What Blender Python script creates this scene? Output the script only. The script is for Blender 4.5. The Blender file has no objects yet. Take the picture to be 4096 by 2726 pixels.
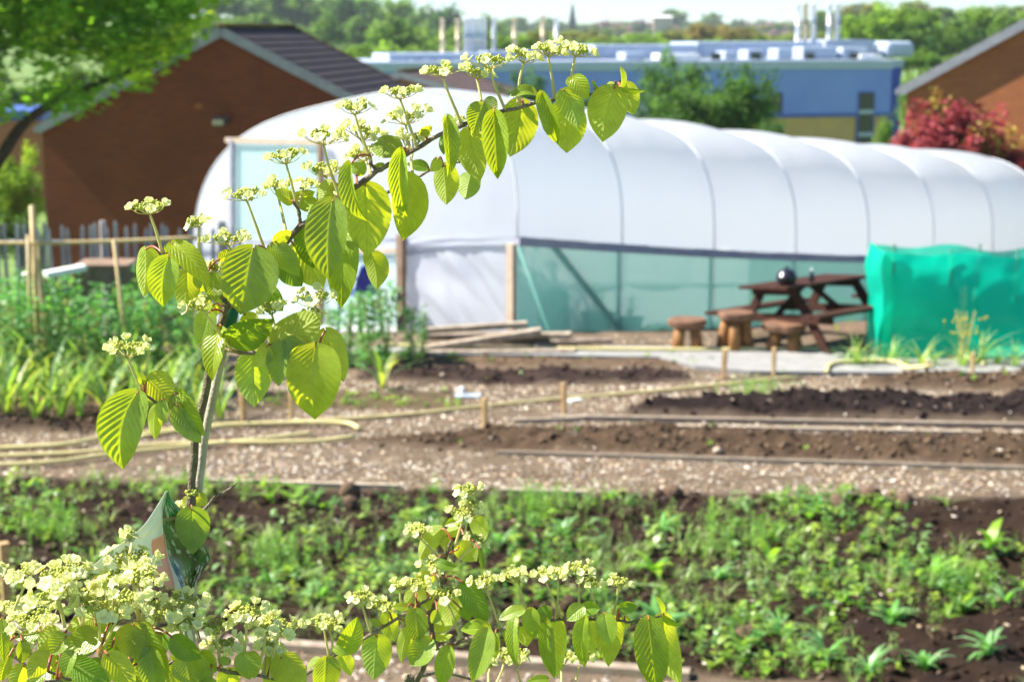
import bpy, math, random
import numpy as np
from mathutils import Vector, Matrix
R = math.radians
random.seed(7); rng = np.random.default_rng(7)
scene = bpy.context.scene
COL = scene.collection
F = 7000.0; CZ = 3.6; PITCH = math.atan(1243/7000.0)
cP, sP = math.cos(PITCH), math.sin(PITCH)
def rayd(px, py):
    x = (px-2048)/F; y = -(py-1363)/F
    return np.array([x, cP+y*sP, -sP+y*cP])
def at(px, py, D):
    d = rayd(px, py); p = d*(D/d[1]); p[2] += CZ; return p
def gz(px, py, z=0.0):
    d = rayd(px, py); t = (z-CZ)/d[2]; p = d*t; p[2] += CZ; return p
def onplane(px, py, p0, n):
    d = rayd(px, py); c = np.array([0, 0, CZ]); t = np.dot(p0-c, n)/np.dot(d, n); return c+d*t
def hgt(x, y):
    x = np.asarray(x, float); y = np.asarray(y, float)
    z = np.zeros(np.broadcast(x, y).shape)
    z = np.where(y < 3.5, 2.1, z)
    z = np.where((y >= 3.5) & (y < 7.5), 2.1*(0.5+0.5*np.cos((y-3.5)/4*np.pi)), z)
    t = np.clip(y-20.8, 0, None)
    drop = -0.207*30*(1-np.exp(-t/30))
    side = 0.046*np.clip(x, -40, 60)*np.clip(t/2, 0, 1)*np.exp(-t/40)
    z = z + drop + side
    far = np.clip((y-140)/1000, 0, 1.3)
    return z + far*far*9 + 5*np.clip((y-140)/250, 0, 1)*np.clip((-x)/150, 0, 1)
# ---------- noise
_tab = rng.random((256, 256))
def vnoise(x, y):
    xi = np.floor(x).astype(int); yi = np.floor(y).astype(int); fx = x-xi; fy = y-yi
    fx = fx*fx*(3-2*fx); fy = fy*fy*(3-2*fy)
    a = _tab[xi % 256, yi % 256]; b = _tab[(xi+1) % 256, yi % 256]; c = _tab[xi % 256, (yi+1) % 256]; d = _tab[(xi+1) % 256, (yi+1) % 256]
    return (a*(1-fx)+b*fx)*(1-fy)+(c*(1-fx)+d*fx)*fy-0.5
def fbm(x, y, o=4):
    r = 0; a = 1.0
    for i in range(o): r = r+a*vnoise(x*2**i+17.3*i, y*2**i+5.1*i); a *= 0.5
    return r
# ---------- mesh helpers
def mesh_np(name, V, Fc, mat=None, smooth=False, col=None):
    me = bpy.data.meshes.new(name)
    V = np.asarray(V, dtype=np.float32).reshape(-1, 3)
    if isinstance(Fc, np.ndarray):
        n, k = Fc.shape
        me.vertices.add(len(V)); me.vertices.foreach_set('co', V.ravel())
        me.loops.add(n*k); me.loops.foreach_set('vertex_index', Fc.astype(np.int32).ravel())
        me.polygons.add(n); me.polygons.foreach_set('loop_start', np.arange(0, n*k, k, dtype=np.int32))
        try: me.polygons.foreach_set('loop_total', np.full(n, k, dtype=np.int32))
        except Exception: pass
        me.update(calc_edges=True)
    else:
        me.from_pydata([tuple(map(float, v)) for v in V], [], [tuple(map(int, f)) for f in Fc]); me.update()
    if smooth: me.polygons.foreach_set('use_smooth', np.ones(len(me.polygons), dtype=bool))
    if col is not None:
        ca = me.color_attributes.new('Col', 'FLOAT_COLOR', 'POINT')
        c = np.ones((len(V), 4), dtype=np.float32); c[:, :3] = col; ca.data.foreach_set('color', c.ravel())
    if mat: me.materials.append(mat)
    me.validate()
    return me
def obj(name, me, parent=None, loc=None):
    o = bpy.data.objects.new(name, me); COL.objects.link(o)
    if parent is not None: o.parent = parent
    if loc is not None: o.location = loc
    return o
def tag(o, label=None, cat=None, group=None, kind=None):
    if label: o['label'] = label
    if cat: o['category'] = cat
    if group: o['group'] = group
    if kind: o['kind'] = kind
    return o
def thing(name, loc, label, cat, group=None, rz=0.0):
    o = bpy.data.objects.new(name, None); COL.objects.link(o); o.location = [float(v) for v in loc]; o.rotation_euler = (0, 0, rz)
    o.empty_display_size = 0.1
    return tag(o, label, cat, group)
def copy_tree(o, parent=None):
    c = o.copy(); COL.objects.link(c)
    if parent is not None: c.parent = parent
    for ch in list(o.children): copy_tree(ch, c)
    return c
class MB:
    def __init__(s): s.v = []; s.f = []
    def add(s, V, Fc):
        o = len(s.v); s.v += [tuple(map(float, p)) for p in V]; s.f += [tuple(int(i)+o for i in f) for f in Fc]; return s
    def box(s, cx, cy, cz, sx, sy, sz, M=None):
        V = [(cx+a*sx/2, cy+b*sy/2, cz+c*sz/2) for a in (-1, 1) for b in (-1, 1) for c in (-1, 1)]
        if M is not None: V = [M @ Vector(v) for v in V]
        return s.add(V, [(0, 1, 3, 2), (4, 6, 7, 5), (0, 4, 5, 1), (2, 3, 7, 6), (0, 2, 6, 4), (1, 5, 7, 3)])
    def bar(s, a, b, w, h, up=(0, 0, 1)):
        a = Vector(a); b = Vector(b); d = (b-a); L = d.length; d.normalize(); u = Vector(up)
        x = d.cross(u)
        if x.length < 1e-4: x = d.cross(Vector((1, 0, 0)))
        x.normalize(); u = x.cross(d)
        V = [p+x*(i*w/2)+u*(j*h/2) for p in (a, b) for i in (-1, 1) for j in (-1, 1)]
        return s.add(V, [(0, 1, 3, 2), (4, 6, 7, 5), (0, 4, 5, 1), (2, 3, 7, 6), (0, 2, 6, 4), (1, 5, 7, 3)])
    def tube(s, P, r, n=8):
        V, Fc = tube_np(P, r, n); return s.add(V, Fc)
    def lathe(s, prof, n=24, c=(0, 0, 0)):
        V = []; Fc = []
        for i in range(n):
            a = 2*math.pi*i/n
            for (rr, z) in prof: V.append((c[0]+rr*math.cos(a), c[1]+rr*math.sin(a), c[2]+z))
        m = len(prof)
        for i in range(n):
            for j in range(m-1):
                i2 = (i+1) % n; Fc.append((i*m+j, i2*m+j, i2*m+j+1, i*m+j+1))
        return s.add(V, Fc)
    def mesh(s, name, mat, smooth=False, bevel=0): return mesh_np(name, s.v, s.f, mat, smooth)
    def build(s, name, mat, parent=None, smooth=False, bevel=0):
        me = s.mesh(name, mat, smooth)
        o = obj(name, me, parent)
        if bevel:
            m = o.modifiers.new('b', 'BEVEL'); m.width = bevel; m.segments = 2; m.limit_method = 'ANGLE'
        return o
def tube_np(P, r, n=8):
    P = np.asarray(P, float); m = len(P)
    r = np.full(m, r, float) if np.isscalar(r) else np.asarray(r, float)
    T = np.gradient(P, axis=0); T /= np.linalg.norm(T, axis=1)[:, None]+1e-12
    ref = np.array([0.31, -0.85, 0.42]); N = ref-T[0]*np.dot(ref, T[0]); N /= np.linalg.norm(N)
    V = []; ang = np.linspace(0, 2*np.pi, n, endpoint=False)
    for i in range(m):
        N = N-T[i]*np.dot(N, T[i]); N /= np.linalg.norm(N)+1e-12; B = np.cross(T[i], N)
        V.append(P[i]+r[i]*(np.cos(ang)[:, None]*N+np.sin(ang)[:, None]*B))
    V = np.concatenate(V+[P[:1], P[-1:]]); Fc = []
    for i in range(m-1):
        for j in range(n):
            j2 = (j+1) % n; Fc.append((i*n+j, i*n+j2, (i+1)*n+j2, (i+1)*n+j))
    for j in range(n):
        Fc.append((m*n, (j+1) % n, j)); Fc.append((m*n+1, (m-1)*n+j, (m-1)*n+(j+1) % n))
    return V, Fc
def smoothline(P, k=6):
    P = np.asarray(P, float)
    if len(P) < 3: 
        t = np.linspace(0, 1, k)[:, None]; return P[0]*(1-t)+P[-1]*t
    Q = np.vstack([2*P[0]-P[1], P, 2*P[-1]-P[-2]]); out = []
    for i in range(1, len(Q)-2):
        for t in np.linspace(0, 1, k, endpoint=False):
            a, b, c, d = Q[i-1], Q[i], Q[i+1], Q[i+2]
            out.append(0.5*((2*b)+(-a+c)*t+(2*a-5*b+4*c-d)*t*t+(-a+3*b-3*c+d)*t**3))
    out.append(Q[-2]); return np.array(out)
def scatter(tv, tf, P, M, S, C=None):
    """tv (n,3) tf (m,k); P (N,3) positions, M (N,3,3) rotations, S (N,) or (N,3)"""
    tv = np.asarray(tv, float); tf = np.asarray(tf, int); N = len(P); n = len(tv)
    S = np.asarray(S, float)
    if S.ndim == 1: S = S[:, None]*np.ones(3)
    V = np.einsum('nij,nkj->nki', M, tv[None]*S[:, None, :])+P[:, None, :]
    Fc = tf[None]+(np.arange(N)*n)[:, None, None]
    col = None if C is None else np.repeat(C, n, axis=0)
    return V.reshape(-1, 3), Fc.reshape(-1, tf.shape[1]), col
def rotz(a):
    c, s = np.cos(a), np.sin(a); z = np.zeros_like(c); o = np.ones_like(c)
    return np.stack([np.stack([c, -s, z], -1), np.stack([s, c, z], -1), np.stack([z, z, o], -1)], -2)
def rotx(a):
    c, s = np.cos(a), np.sin(a); z = np.zeros_like(c); o = np.ones_like(c)
    return np.stack([np.stack([o, z, z], -1), np.stack([z, c, -s], -1), np.stack([z, s, c], -1)], -2)
def ico(sub=1):
    import bmesh
    bm = bmesh.new(); bmesh.ops.create_icosphere(bm, subdivisions=sub, radius=1.0)
    V = np.array([v.co[:] for v in bm.verts]); Fc = np.array([[v.index for v in f.verts] for f in bm.faces]); bm.free(); return V, Fc
ICO1 = ico(1); ICO2 = ico(2)
def sheet(name, poly, z, mat, res=0.12, disp=0.0, parent=None, thick=0):
    """flat polygon patch at a height"""
    V = [(p[0], p[1], z if np.isscalar(z) else z[i]) for i, p in enumerate(poly)]
    return obj(name, mesh_np(name, V, [tuple(range(len(V)))], mat), parent)
# ---------- materials
def mat(name, col, rough=0.7, spec=0.3, nscale=0, c2=None, bump=0, bscale=None, metal=0, coat=0, wave=None, emis=None, contrast=(0.35, 0.65), objrand=0, transl=0, tcol=None, alpha=1, usecol=False, detail=6, scalevec=None):
    m = bpy.data.materials.new(name); m.use_nodes = True; nt = m.node_tree; N = nt.nodes; L = nt.links
    for n in list(N): N.remove(n)
    out = N.new('ShaderNodeOutputMaterial'); P = N.new('ShaderNodeBsdfPrincipled')
    P.inputs['Roughness'].default_value = rough; P.inputs['Specular IOR Level'].default_value = spec; P.inputs['Metallic'].default_value = metal
    P.inputs['Coat Weight'].default_value = coat; P.inputs['Coat Roughness'].default_value = 0.12
    csock = None
    tc = N.new('ShaderNodeTexCoord'); mp = N.new('ShaderNodeMapping'); L.new(tc.outputs['Object'], mp.inputs['Vector'])
    if scalevec: mp.inputs['Scale'].default_value = scalevec
    def rgb(c):
        n = N.new('ShaderNodeRGB'); n.outputs[0].default_value = (*c, 1); return n.outputs[0]
    base = rgb(col)
    if usecol:
        a = N.new('ShaderNodeVertexColor'); a.layer_name = 'Col'; base = a.outputs['Color']
    if nscale and c2 is not None:
        t = N.new('ShaderNodeTexNoise'); t.inputs['Scale'].default_value = nscale; t.inputs['Detail'].default_value = detail; L.new(mp.outputs[0], t.inputs['Vector'])
        r = N.new('ShaderNodeMapRange'); r.inputs[1].default_value = contrast[0]; r.inputs[2].default_value = contrast[1]; L.new(t.outputs['Fac'], r.inputs[0])
        mx = N.new('ShaderNodeMix'); mx.data_type = 'RGBA'; L.new(r.outputs[0], mx.inputs[0]); L.new(base, mx.inputs[6]); L.new(rgb(c2), mx.inputs[7]); base = mx.outputs[2]
    if objrand:
        oi = N.new('ShaderNodeObjectInfo'); hs = N.new('ShaderNodeHueSaturation')
        r = N.new('ShaderNodeMapRange'); r.inputs[3].default_value = 1-objrand; r.inputs[4].default_value = 1+objrand; L.new(oi.outputs['Random'], r.inputs[0])
        r2 = N.new('ShaderNodeMapRange'); r2.inputs[3].default_value = 0.5-objrand*0.06; r2.inputs[4].default_value = 0.5+objrand*0.06; L.new(oi.outputs['Random'], r2.inputs[0])
        L.new(base, hs.inputs['Color']); L.new(r.outputs[0], hs.inputs['Value']); L.new(r2.outputs[0], hs.inputs['Hue']); base = hs.outputs[0]
    L.new(base, P.inputs['Base Color'])
    if bump:
        t = N.new('ShaderNodeTexNoise'); t.inputs['Scale'].default_value = bscale or 20; t.inputs['Detail'].default_value = 5; L.new(mp.outputs[0], t.inputs['Vector'])
        b = N.new('ShaderNodeBump'); b.inputs['Strength'].default_value = bump; b.inputs['Distance'].default_value = 0.02; L.new(t.outputs['Fac'], b.inputs['Height']); L.new(b.outputs[0], P.inputs['Normal'])
    sh = P.outputs[0]
    if transl:
        T = N.new('ShaderNodeBsdfTranslucent')
        if tcol: L.new(rgb(tcol), T.inputs['Color'])
        else: L.new(base, T.inputs['Color'])
        if tcol and usecol:
            mm = N.new('ShaderNodeMix'); mm.data_type = 'RGBA'; mm.blend_type = 'MULTIPLY'; mm.inputs[0].default_value = 1
            L.new(base, mm.inputs[6]); L.new(rgb(tcol), mm.inputs[7]); L.new(mm.outputs[2], T.inputs['Color'])
        ms = N.new('ShaderNodeMixShader'); ms.inputs[0].default_value = transl; L.new(sh, ms.inputs[1]); L.new(T.outputs[0], ms.inputs[2]); sh = ms.outputs[0]
    if alpha < 1:
        T = N.new('ShaderNodeBsdfTransparent'); ms = N.new('ShaderNodeMixShader'); ms.inputs[0].default_value = alpha; L.new(T.outputs[0], ms.inputs[1]); L.new(sh, ms.inputs[2]); sh = ms.outputs[0]
    L.new(sh, out.inputs['Surface'])
    return m
def brickmat(name, c1, c2, mortar, noisecol):
    m = mat(name, c1, 0.85); nt = m.node_tree; N = nt.nodes; L = nt.links
    P = [n for n in N if n.type == 'BSDF_PRINCIPLED'][0]
    tc = N.new('ShaderNodeTexCoord'); sep = N.new('ShaderNodeSeparateXYZ'); cb = N.new('ShaderNodeCombineXYZ')
    L.new(tc.outputs['Object'], sep.inputs[0]); ad = N.new('ShaderNodeMath'); L.new(sep.outputs[0], ad.inputs[0]); L.new(sep.outputs[1], ad.inputs[1])
    L.new(ad.outputs[0], cb.inputs[0]); L.new(sep.outputs[2], cb.inputs[1])
    b = N.new('ShaderNodeTexBrick'); b.inputs['Scale'].default_value = 1; b.inputs['Brick Width'].default_value = .225; b.inputs['Row Height'].default_value = .075
    b.inputs['Mortar Size'].default_value = .006; b.inputs['Color1'].default_value = (*c1, 1); b.inputs['Color2'].default_value = (*c2, 1); b.inputs['Mortar'].default_value = (*mortar, 1)
    L.new(cb.outputs[0], b.inputs['Vector'])
    t = N.new('ShaderNodeTexNoise'); t.inputs['Scale'].default_value = 0.9; t.inputs['Detail'].default_value = 5; L.new(tc.outputs['Object'], t.inputs['Vector'])
    r = N.new('ShaderNodeMapRange'); r.inputs[1].default_value = .4; r.inputs[2].default_value = .7; r.inputs[4].default_value = .55; L.new(t.outputs['Fac'], r.inputs[0])
    mx = N.new('ShaderNodeMix'); mx.data_type = 'RGBA'; L.new(r.outputs[0], mx.inputs[0]); L.new(b.outputs['Color'], mx.inputs[6]); mx.inputs[7].default_value = (*noisecol, 1)
    L.new(mx.outputs[2], P.inputs['Base Color'])
    bp = N.new('ShaderNodeBump'); bp.inputs['Strength'].default_value = .4; bp.inputs['Distance'].default_value = .01; L.new(b.outputs['Fac'], bp.inputs['Height']); bp.invert = True; L.new(bp.outputs[0], P.inputs['Normal'])
    return m
def leafmat(name, up, under, tr, transl=0.5, rough=0.38, objrand=0.12, spec=0.5):
    """thin leaf: gloss on the upper side, paler matt underside, light shining through"""
    m = bpy.data.materials.new(name); m.use_nodes = True; nt = m.node_tree; N = nt.nodes; L = nt.links
    for n in list(N): N.remove(n)
    out = N.new('ShaderNodeOutputMaterial'); P = N.new('ShaderNodeBsdfPrincipled'); T = N.new('ShaderNodeBsdfTranslucent')
    g = N.new('ShaderNodeNewGeometry'); tc = N.new('ShaderNodeTexCoord')
    mx = N.new('ShaderNodeMix'); mx.data_type = 'RGBA'; L.new(g.outputs['Backfacing'], mx.inputs[0]); mx.inputs[6].default_value = (*up, 1); mx.inputs[7].default_value = (*under, 1)
    t = N.new('ShaderNodeTexNoise'); t.inputs['Scale'].default_value = 60; t.inputs['Detail'].default_value = 4; L.new(tc.outputs['Object'], t.inputs['Vector'])
    oi = N.new('ShaderNodeObjectInfo')
    hs = N.new('ShaderNodeHueSaturation'); r = N.new('ShaderNodeMapRange'); r.inputs[3].default_value = 1-objrand; r.inputs[4].default_value = 1+objrand; L.new(oi.outputs['Random'], r.inputs[0])
    ml = N.new('ShaderNodeMath'); ml.operation = 'MULTIPLY'; L.new(r.outputs[0], ml.inputs[0])
    r3 = N.new('ShaderNodeMapRange'); r3.inputs[1].default_value = .3; r3.inputs[2].default_value = .7; r3.inputs[3].default_value = .86; r3.inputs[4].default_value = 1.14; L.new(t.outputs['Fac'], r3.inputs[0]); L.new(r3.outputs[0], ml.inputs[1])
    L.new(ml.outputs[0], hs.inputs['Value']); L.new(mx.outputs[2], hs.inputs['Color'])
    # vertex colour: r = margin redness, g = vein darkness
    vc = N.new('ShaderNodeVertexColor'); vc.layer_name = 'Col'; sp = N.new('ShaderNodeSeparateColor'); L.new(vc.outputs['Color'], sp.inputs[0])
    m2 = N.new('ShaderNodeMix'); m2.data_type = 'RGBA'; L.new(sp.outputs[0], m2.inputs[0]); L.new(hs.outputs[0], m2.inputs[6]); m2.inputs[7].default_value = (.30, .13, .05, 1)
    m3 = N.new('ShaderNodeMix'); m3.data_type = 'RGBA'; L.new(sp.outputs[1], m3.inputs[0]); L.new(m2.outputs[2], m3.inputs[6]); m3.inputs[7].default_value = (up[0]*1.25+.08, up[1]*1.1+.05, up[2]+.06, 1)
    L.new(m3.outputs[2], P.inputs['Base Color'])
    rr = N.new('ShaderNodeMapRange'); rr.inputs[3].default_value = rough; rr.inputs[4].default_value = .6; L.new(g.outputs['Backfacing'], rr.inputs[0]); L.new(rr.outputs[0], P.inputs['Roughness'])
    P.inputs['Specular IOR Level'].default_value = spec
    w = N.new('ShaderNodeTexVoronoi'); w.inputs['Scale'].default_value = 420; L.new(tc.outputs['Object'], w.inputs['Vector'])
    b = N.new('ShaderNodeBump'); b.inputs['Strength'].default_value = .42; b.inputs['Distance'].default_value = .0006; L.new(w.outputs['Distance'], b.inputs['Height']); L.new(b.outputs[0], P.inputs['Normal'])
    m4 = N.new('ShaderNodeMix'); m4.data_type = 'RGBA'; L.new(sp.outputs[1], m4.inputs[0]); m4.inputs[6].default_value = (*tr, 1); m4.inputs[7].default_value = (tr[0]*.78, tr[1]*.85, tr[2]*.6, 1)
    h2 = N.new('ShaderNodeHueSaturation'); L.new(ml.outputs[0], h2.inputs['Value']); L.new(m4.outputs[2], h2.inputs['Color'])
    L.new(h2.outputs[0], T.inputs['Color'])
    ms = N.new('ShaderNodeMixShader'); ms.inputs[0].default_value = transl; L.new(P.outputs[0], ms.inputs[1]); L.new(T.outputs[0], ms.inputs[2]); L.new(ms.outputs[0], out.inputs['Surface'])
    return m
M = {}
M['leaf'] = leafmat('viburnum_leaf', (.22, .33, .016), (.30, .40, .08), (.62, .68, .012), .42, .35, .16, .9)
M['leafy'] = leafmat('viburnum_leaf_sunlit', (.28, .38, .025), (.36, .45, .09), (.80, .78, .02), .55, .32, .14, .6)  # yellower leaf copy, glow of sun through the leaf put into its colour
M['leafd'] = leafmat('viburnum_leaf_shaded', (.13, .25, .02), (.25, .36, .08), (.42, .56, .012), .42)  # darker leaf copy, shade on leaves lying behind put into its colour
M['petiole'] = mat('petiole_red', (.36, .05, .04), .4, .5, 200, (.46, .16, .06), transl=.1)
M['stalk'] = mat('flower_stalk', (.62, .62, .22), .5, .3, 200, (.70, .55, .26), transl=.25, tcol=(.8, .75, .3))
M['bud'] = mat('flower_bud', (.42, .47, .07), .5, .3, 300, (.56, .56, .13), transl=.2, tcol=(.7, .8, .2))
M['petal'] = mat('floret_petal', (.82, .81, .42), .5, .2, 150, (.85, .84, .54), transl=.42, tcol=(.88, .88, .36))
M['bark'] = mat('viburnum_bark', (.16, .11, .075), .75, .3, 90, (.34, .27, .20), bump=.6, bscale=300)
M['barkg'] = mat('viburnum_bark_grey', (.21, .165, .10), .7, .3, 120, (.12, .09, .055), bump=.5, bscale=400)
M['cane'] = mat('stake_wood', (.36, .30, .23), .6, .3, 60, (.46, .40, .33), bump=.2, bscale=200)
M['soil'] = mat('soil', (.125, .078, .052), .95, .1, 3, (.19, .125, .085), bump=1, bscale=45)
M['soilcol'] = mat('soil_clods', (.1, .06, .04), .95, .1, usecol=True, bump=.8, bscale=60)
M['bark_path'] = mat('bark_chip_path', (.24, .165, .115), .95, .1, 25, (.36, .26, .19), bump=1, bscale=60)
M['chip'] = mat('wood_chip', (.4, .3, .2), .85, .2, usecol=True)
M['weed'] = mat('weed_leaf', (.1, .3, .05), .38, .5, usecol=True, transl=.42, tcol=(1.7, 1.75, .6))
M['grass'] = mat('field_grass', (.16, .25, .06), .9, .1, .4, (.12, .18, .05))
M['concrete'] = mat('concrete', (.25, .245, .23), .85, .2, 8, (.31, .30, .285), bump=.3, bscale=60)
M['board'] = mat('weathered_board', (.46, .385, .29), .8, .2, 12, (.32, .25, .18), bump=.4, bscale=60, scalevec=(1, 1, 6), objrand=.15)
M['plank'] = mat('pale_plank', (.40, .33, .26), .8, .2, 10, (.22, .165, .12), bump=.3, bscale=60, objrand=.2)
M['peg'] = mat('peg_wood', (.62, .44, .22), .75, .2, 30, (.40, .25, .11), objrand=.12)
M['stool'] = mat('stool_wood', (.36, .18, .06), .7, .3, 9, (.20, .09, .035), bump=.3, bscale=40)
M['stoolt'] = mat('stool_seat_wood', (.23, .12, .065), .75, .3, 9, (.13, .065, .04), bump=.3, bscale=40)
M['table'] = mat('table_wood', (.065, .028, .019), .85, .1, 8, (.045, .022, .017), bump=.2, bscale=50)
M['hose'] = mat('hose_plastic', (.70, .60, .26), .45, .4, 8, (.58, .50, .24))
M['bamboo'] = mat('bamboo', (.60, .46, .22), .55, .3, 10, (.50, .36, .17))
M['black'] = mat('black_enamel', (.012, .012, .02), .3, .5, 20, (.02, .02, .03))
M['bluep'] = mat('blue_plastic', (.03, .05, .42), .4, .5, 10, (.04, .06, .35), transl=.15)
M['teal'] = mat('teal_barrel', (.02, .14, .2), .5, .4, 6, (.03, .10, .16))
M['netg'] = mat('green_debris_net', (0.0, .64, .42), .7, .15, 2.2, (0.0, .54, .36), transl=.5, tcol=(0, .85, .56), alpha=.88, bump=.6, bscale=9, scalevec=(.6, 1, 3.5))
M['nets'] = mat('pale_green_net', (.16, .34, .30), .75, .15, 1.5, (.23, .43, .38), transl=.55, tcol=(.20, .52, .44), alpha=.89, bump=.2, bscale=5)
M['netp'] = mat('pale_net', (.50, .74, .70), .7, .15, 30, (.55, .76, .73), transl=.5, tcol=(.62, .9, .86), alpha=.86, bump=.2, bscale=5)
M['film'] = mat('polythene', (.92, .94, .97), .28, .5, 1.2, (.86, .89, .93), transl=.6, tcol=(.94, .97, 1.0), bump=.45, bscale=2.5)
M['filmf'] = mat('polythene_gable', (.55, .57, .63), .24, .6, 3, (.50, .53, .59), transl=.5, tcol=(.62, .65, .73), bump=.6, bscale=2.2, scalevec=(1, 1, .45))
M['rail'] = mat('dark_rail_board', (.30, .30, .37), .7, .3, 6, (.38, .37, .43))
M['tpost'] = mat('tan_timber', (.52, .42, .33), .75, .2, 8, (.44, .34, .25))
M['dpost'] = mat('brown_timber', (.20, .13, .09), .75, .2, 8, (.28, .19, .13))
M['steel'] = mat('hoop_steel', (.74, .77, .80), .5, .4, 8, (.70, .73, .77))
M['brick'] = brickmat('red_brown_brick', (.235, .052, .017), (.175, .04, .014), (.13, .06, .035), (.14, .034, .013))
M['brickr'] = brickmat('orange_brick', (.42, .135, .042), (.33, .10, .035), (.28, .14, .08), (.30, .10, .04))
M['bricky'] = brickmat('ochre_brick', (.68, .42, .13), (.62, .37, .11), (.5, .36, .18), (.50, .32, .12))
M['roof'] = mat('slate_tile', (.026, .021, .028), .8, .2, 2, (.042, .032, .034), bump=.5, bscale=8)
M['roofb'] = mat('brown_tile', (.15, .10, .085), .8, .2, 2, (.11, .075, .07), bump=.5, bscale=8)
M['verge'] = mat('verge_board', (.30, .30, .33), .6, .3, 5, (.24, .24, .27))
M['moss'] = mat('roof_moss', (.10, .10, .03), .95, .1, 9, (.13, .07, .03))
M['bluewall'] = mat('blue_cladding', (.19, .27, .66), .6, .2, .5, (.22, .31, .70))
M['blueshade'] = mat('shaded_blue_cladding', (.03, .06, .34), .55, .3, .5, (.035, .08, .46))  # deeper copy of the blue cladding, shade of the side face painted in
M['bluetrim'] = mat('blue_trim', (.05, .10, .35), .5, .3, 2, (.06, .11, .36))
M['greyclad'] = mat('grey_parapet', (.38, .44, .52), .5, .3, 2, (.42, .48, .56))
M['pale'] = mat('pale_plant_housing', (.38, .44, .55), .5, .3, 2, (.44, .50, .60))
M['pgrey'] = mat('grey_roof', (.34, .39, .48), .6, .3, 1, (.38, .43, .52))
M['glassd'] = mat('dark_glass', (.012, .02, .025), .12, .6, 2, (.02, .03, .03))
M['fluew'] = mat('white_flue', (.92, .90, .84), .4, .4, 2, (.72, .72, .74))
M['fluet'] = mat('tan_flue', (.80, .66, .46), .5, .3, 2, (.60, .45, .28))
M['paling'] = mat('chestnut_pale', (.50, .45, .44), .85, .15, 8, (.36, .31, .30), objrand=.25)
M['trunk'] = mat('tree_bark', (.035, .026, .02), .95, .1, 8, (.06, .045, .03), bump=.5, bscale=10)
M['tl2'] = mat('near_tree_foliage', (.08, .2, .03), .5, .3, usecol=True, transl=.5, tcol=(1.9, 1.8, .7))
def treemat(n, a, t, tr=.4, ): return mat(n, a, .6, .25, usecol=True, transl=tr, tcol=t)
M['tl'] = treemat('tree_foliage', (.08, .2, .03), (1.7, 1.7, .8), .4)
M['redl'] = treemat('red_foliage', (.3, .04, .04), (1.3, .8, .8), .3)
M['houser'] = mat('far_roof', (.15, .09, .09), .8, .2, .3, (.12, .08, .08))
M['housew'] = mat('far_wall', (.30, .17, .14), .8, .2, .3, (.24, .14, .12))
M['white'] = mat('white_plastic', (.80, .80, .78), .4, .4, 5, (.74, .74, .72))
M['yflower'] = mat('yellow_flower', (.75, .62, .05), .6, .2, 50, (.8, .7, .1), transl=.4)
M['lamp'] = mat('lamp_glass', (.42, .40, .28), .3, .5, 8, (.36, .34, .25))
M['tie'] = mat('green_tie', (.01, .13, .08), .4, .4, 80, (.015, .17, .1), transl=.2)
# ---------- world, sun, camera
SUN_AZ = R(-84); SUN_EL = R(47)   # azimuth from +Y towards +X
w = bpy.data.worlds.new('World'); scene.world = w; w.use_nodes = True
nt = w.node_tree; bg = nt.nodes['Background']; sky = nt.nodes.new('ShaderNodeTexSky'); sky.sky_type = 'NISHITA'; sky.sun_disc = False
sky.sun_elevation = SUN_EL; sky.sun_rotation = SUN_AZ; sky.altitude = 1200; sky.air_density = 1.0; sky.dust_density = 0.0; sky.ozone_density = 3.0
tn = nt.nodes.new('ShaderNodeMix'); tn.data_type = 'RGBA'; tn.blend_type = 'MULTIPLY'; tn.inputs[0].default_value = 1; tn.inputs[7].default_value = (.74, .90, 1, 1)
nt.links.new(sky.outputs[0], tn.inputs[6]); nt.links.new(tn.outputs[2], bg.inputs[0]); bg.inputs[1].default_value = 0.07
sl = bpy.data.lights.new('sun', 'SUN'); sl.energy = 5.0; sl.angle = R(.55); sl.color = (1, .95, .86)
so = bpy.data.objects.new('sun', sl); COL.objects.link(so)
sd = Vector((math.sin(SUN_AZ)*math.cos(SUN_EL), math.cos(SUN_AZ)*math.cos(SUN_EL), math.sin(SUN_EL)))
so.rotation_euler = (-sd).to_track_quat('-Z', 'Y').to_euler(); so.location = (-20, 10, 30)
cam = bpy.data.cameras.new('camera'); co = bpy.data.objects.new('camera', cam); COL.objects.link(co); scene.camera = co
co.location = (0, 0, CZ); co.rotation_euler = (math.pi/2-PITCH, 0, 0)
cam.sensor_width = 36; cam.sensor_fit = 'HORIZONTAL'; cam.lens = F/4096*36; cam.clip_start = .05; cam.clip_end = 8000
cam.dof.use_dof = True; cam.dof.focus_distance = 2.0; cam.dof.aperture_fstop = 9.5
scene.view_settings.view_transform = 'Standard'; scene.view_settings.look = 'None'; scene.view_settings.gamma = 1
scene.view_settings.exposure = 1.46
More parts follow.
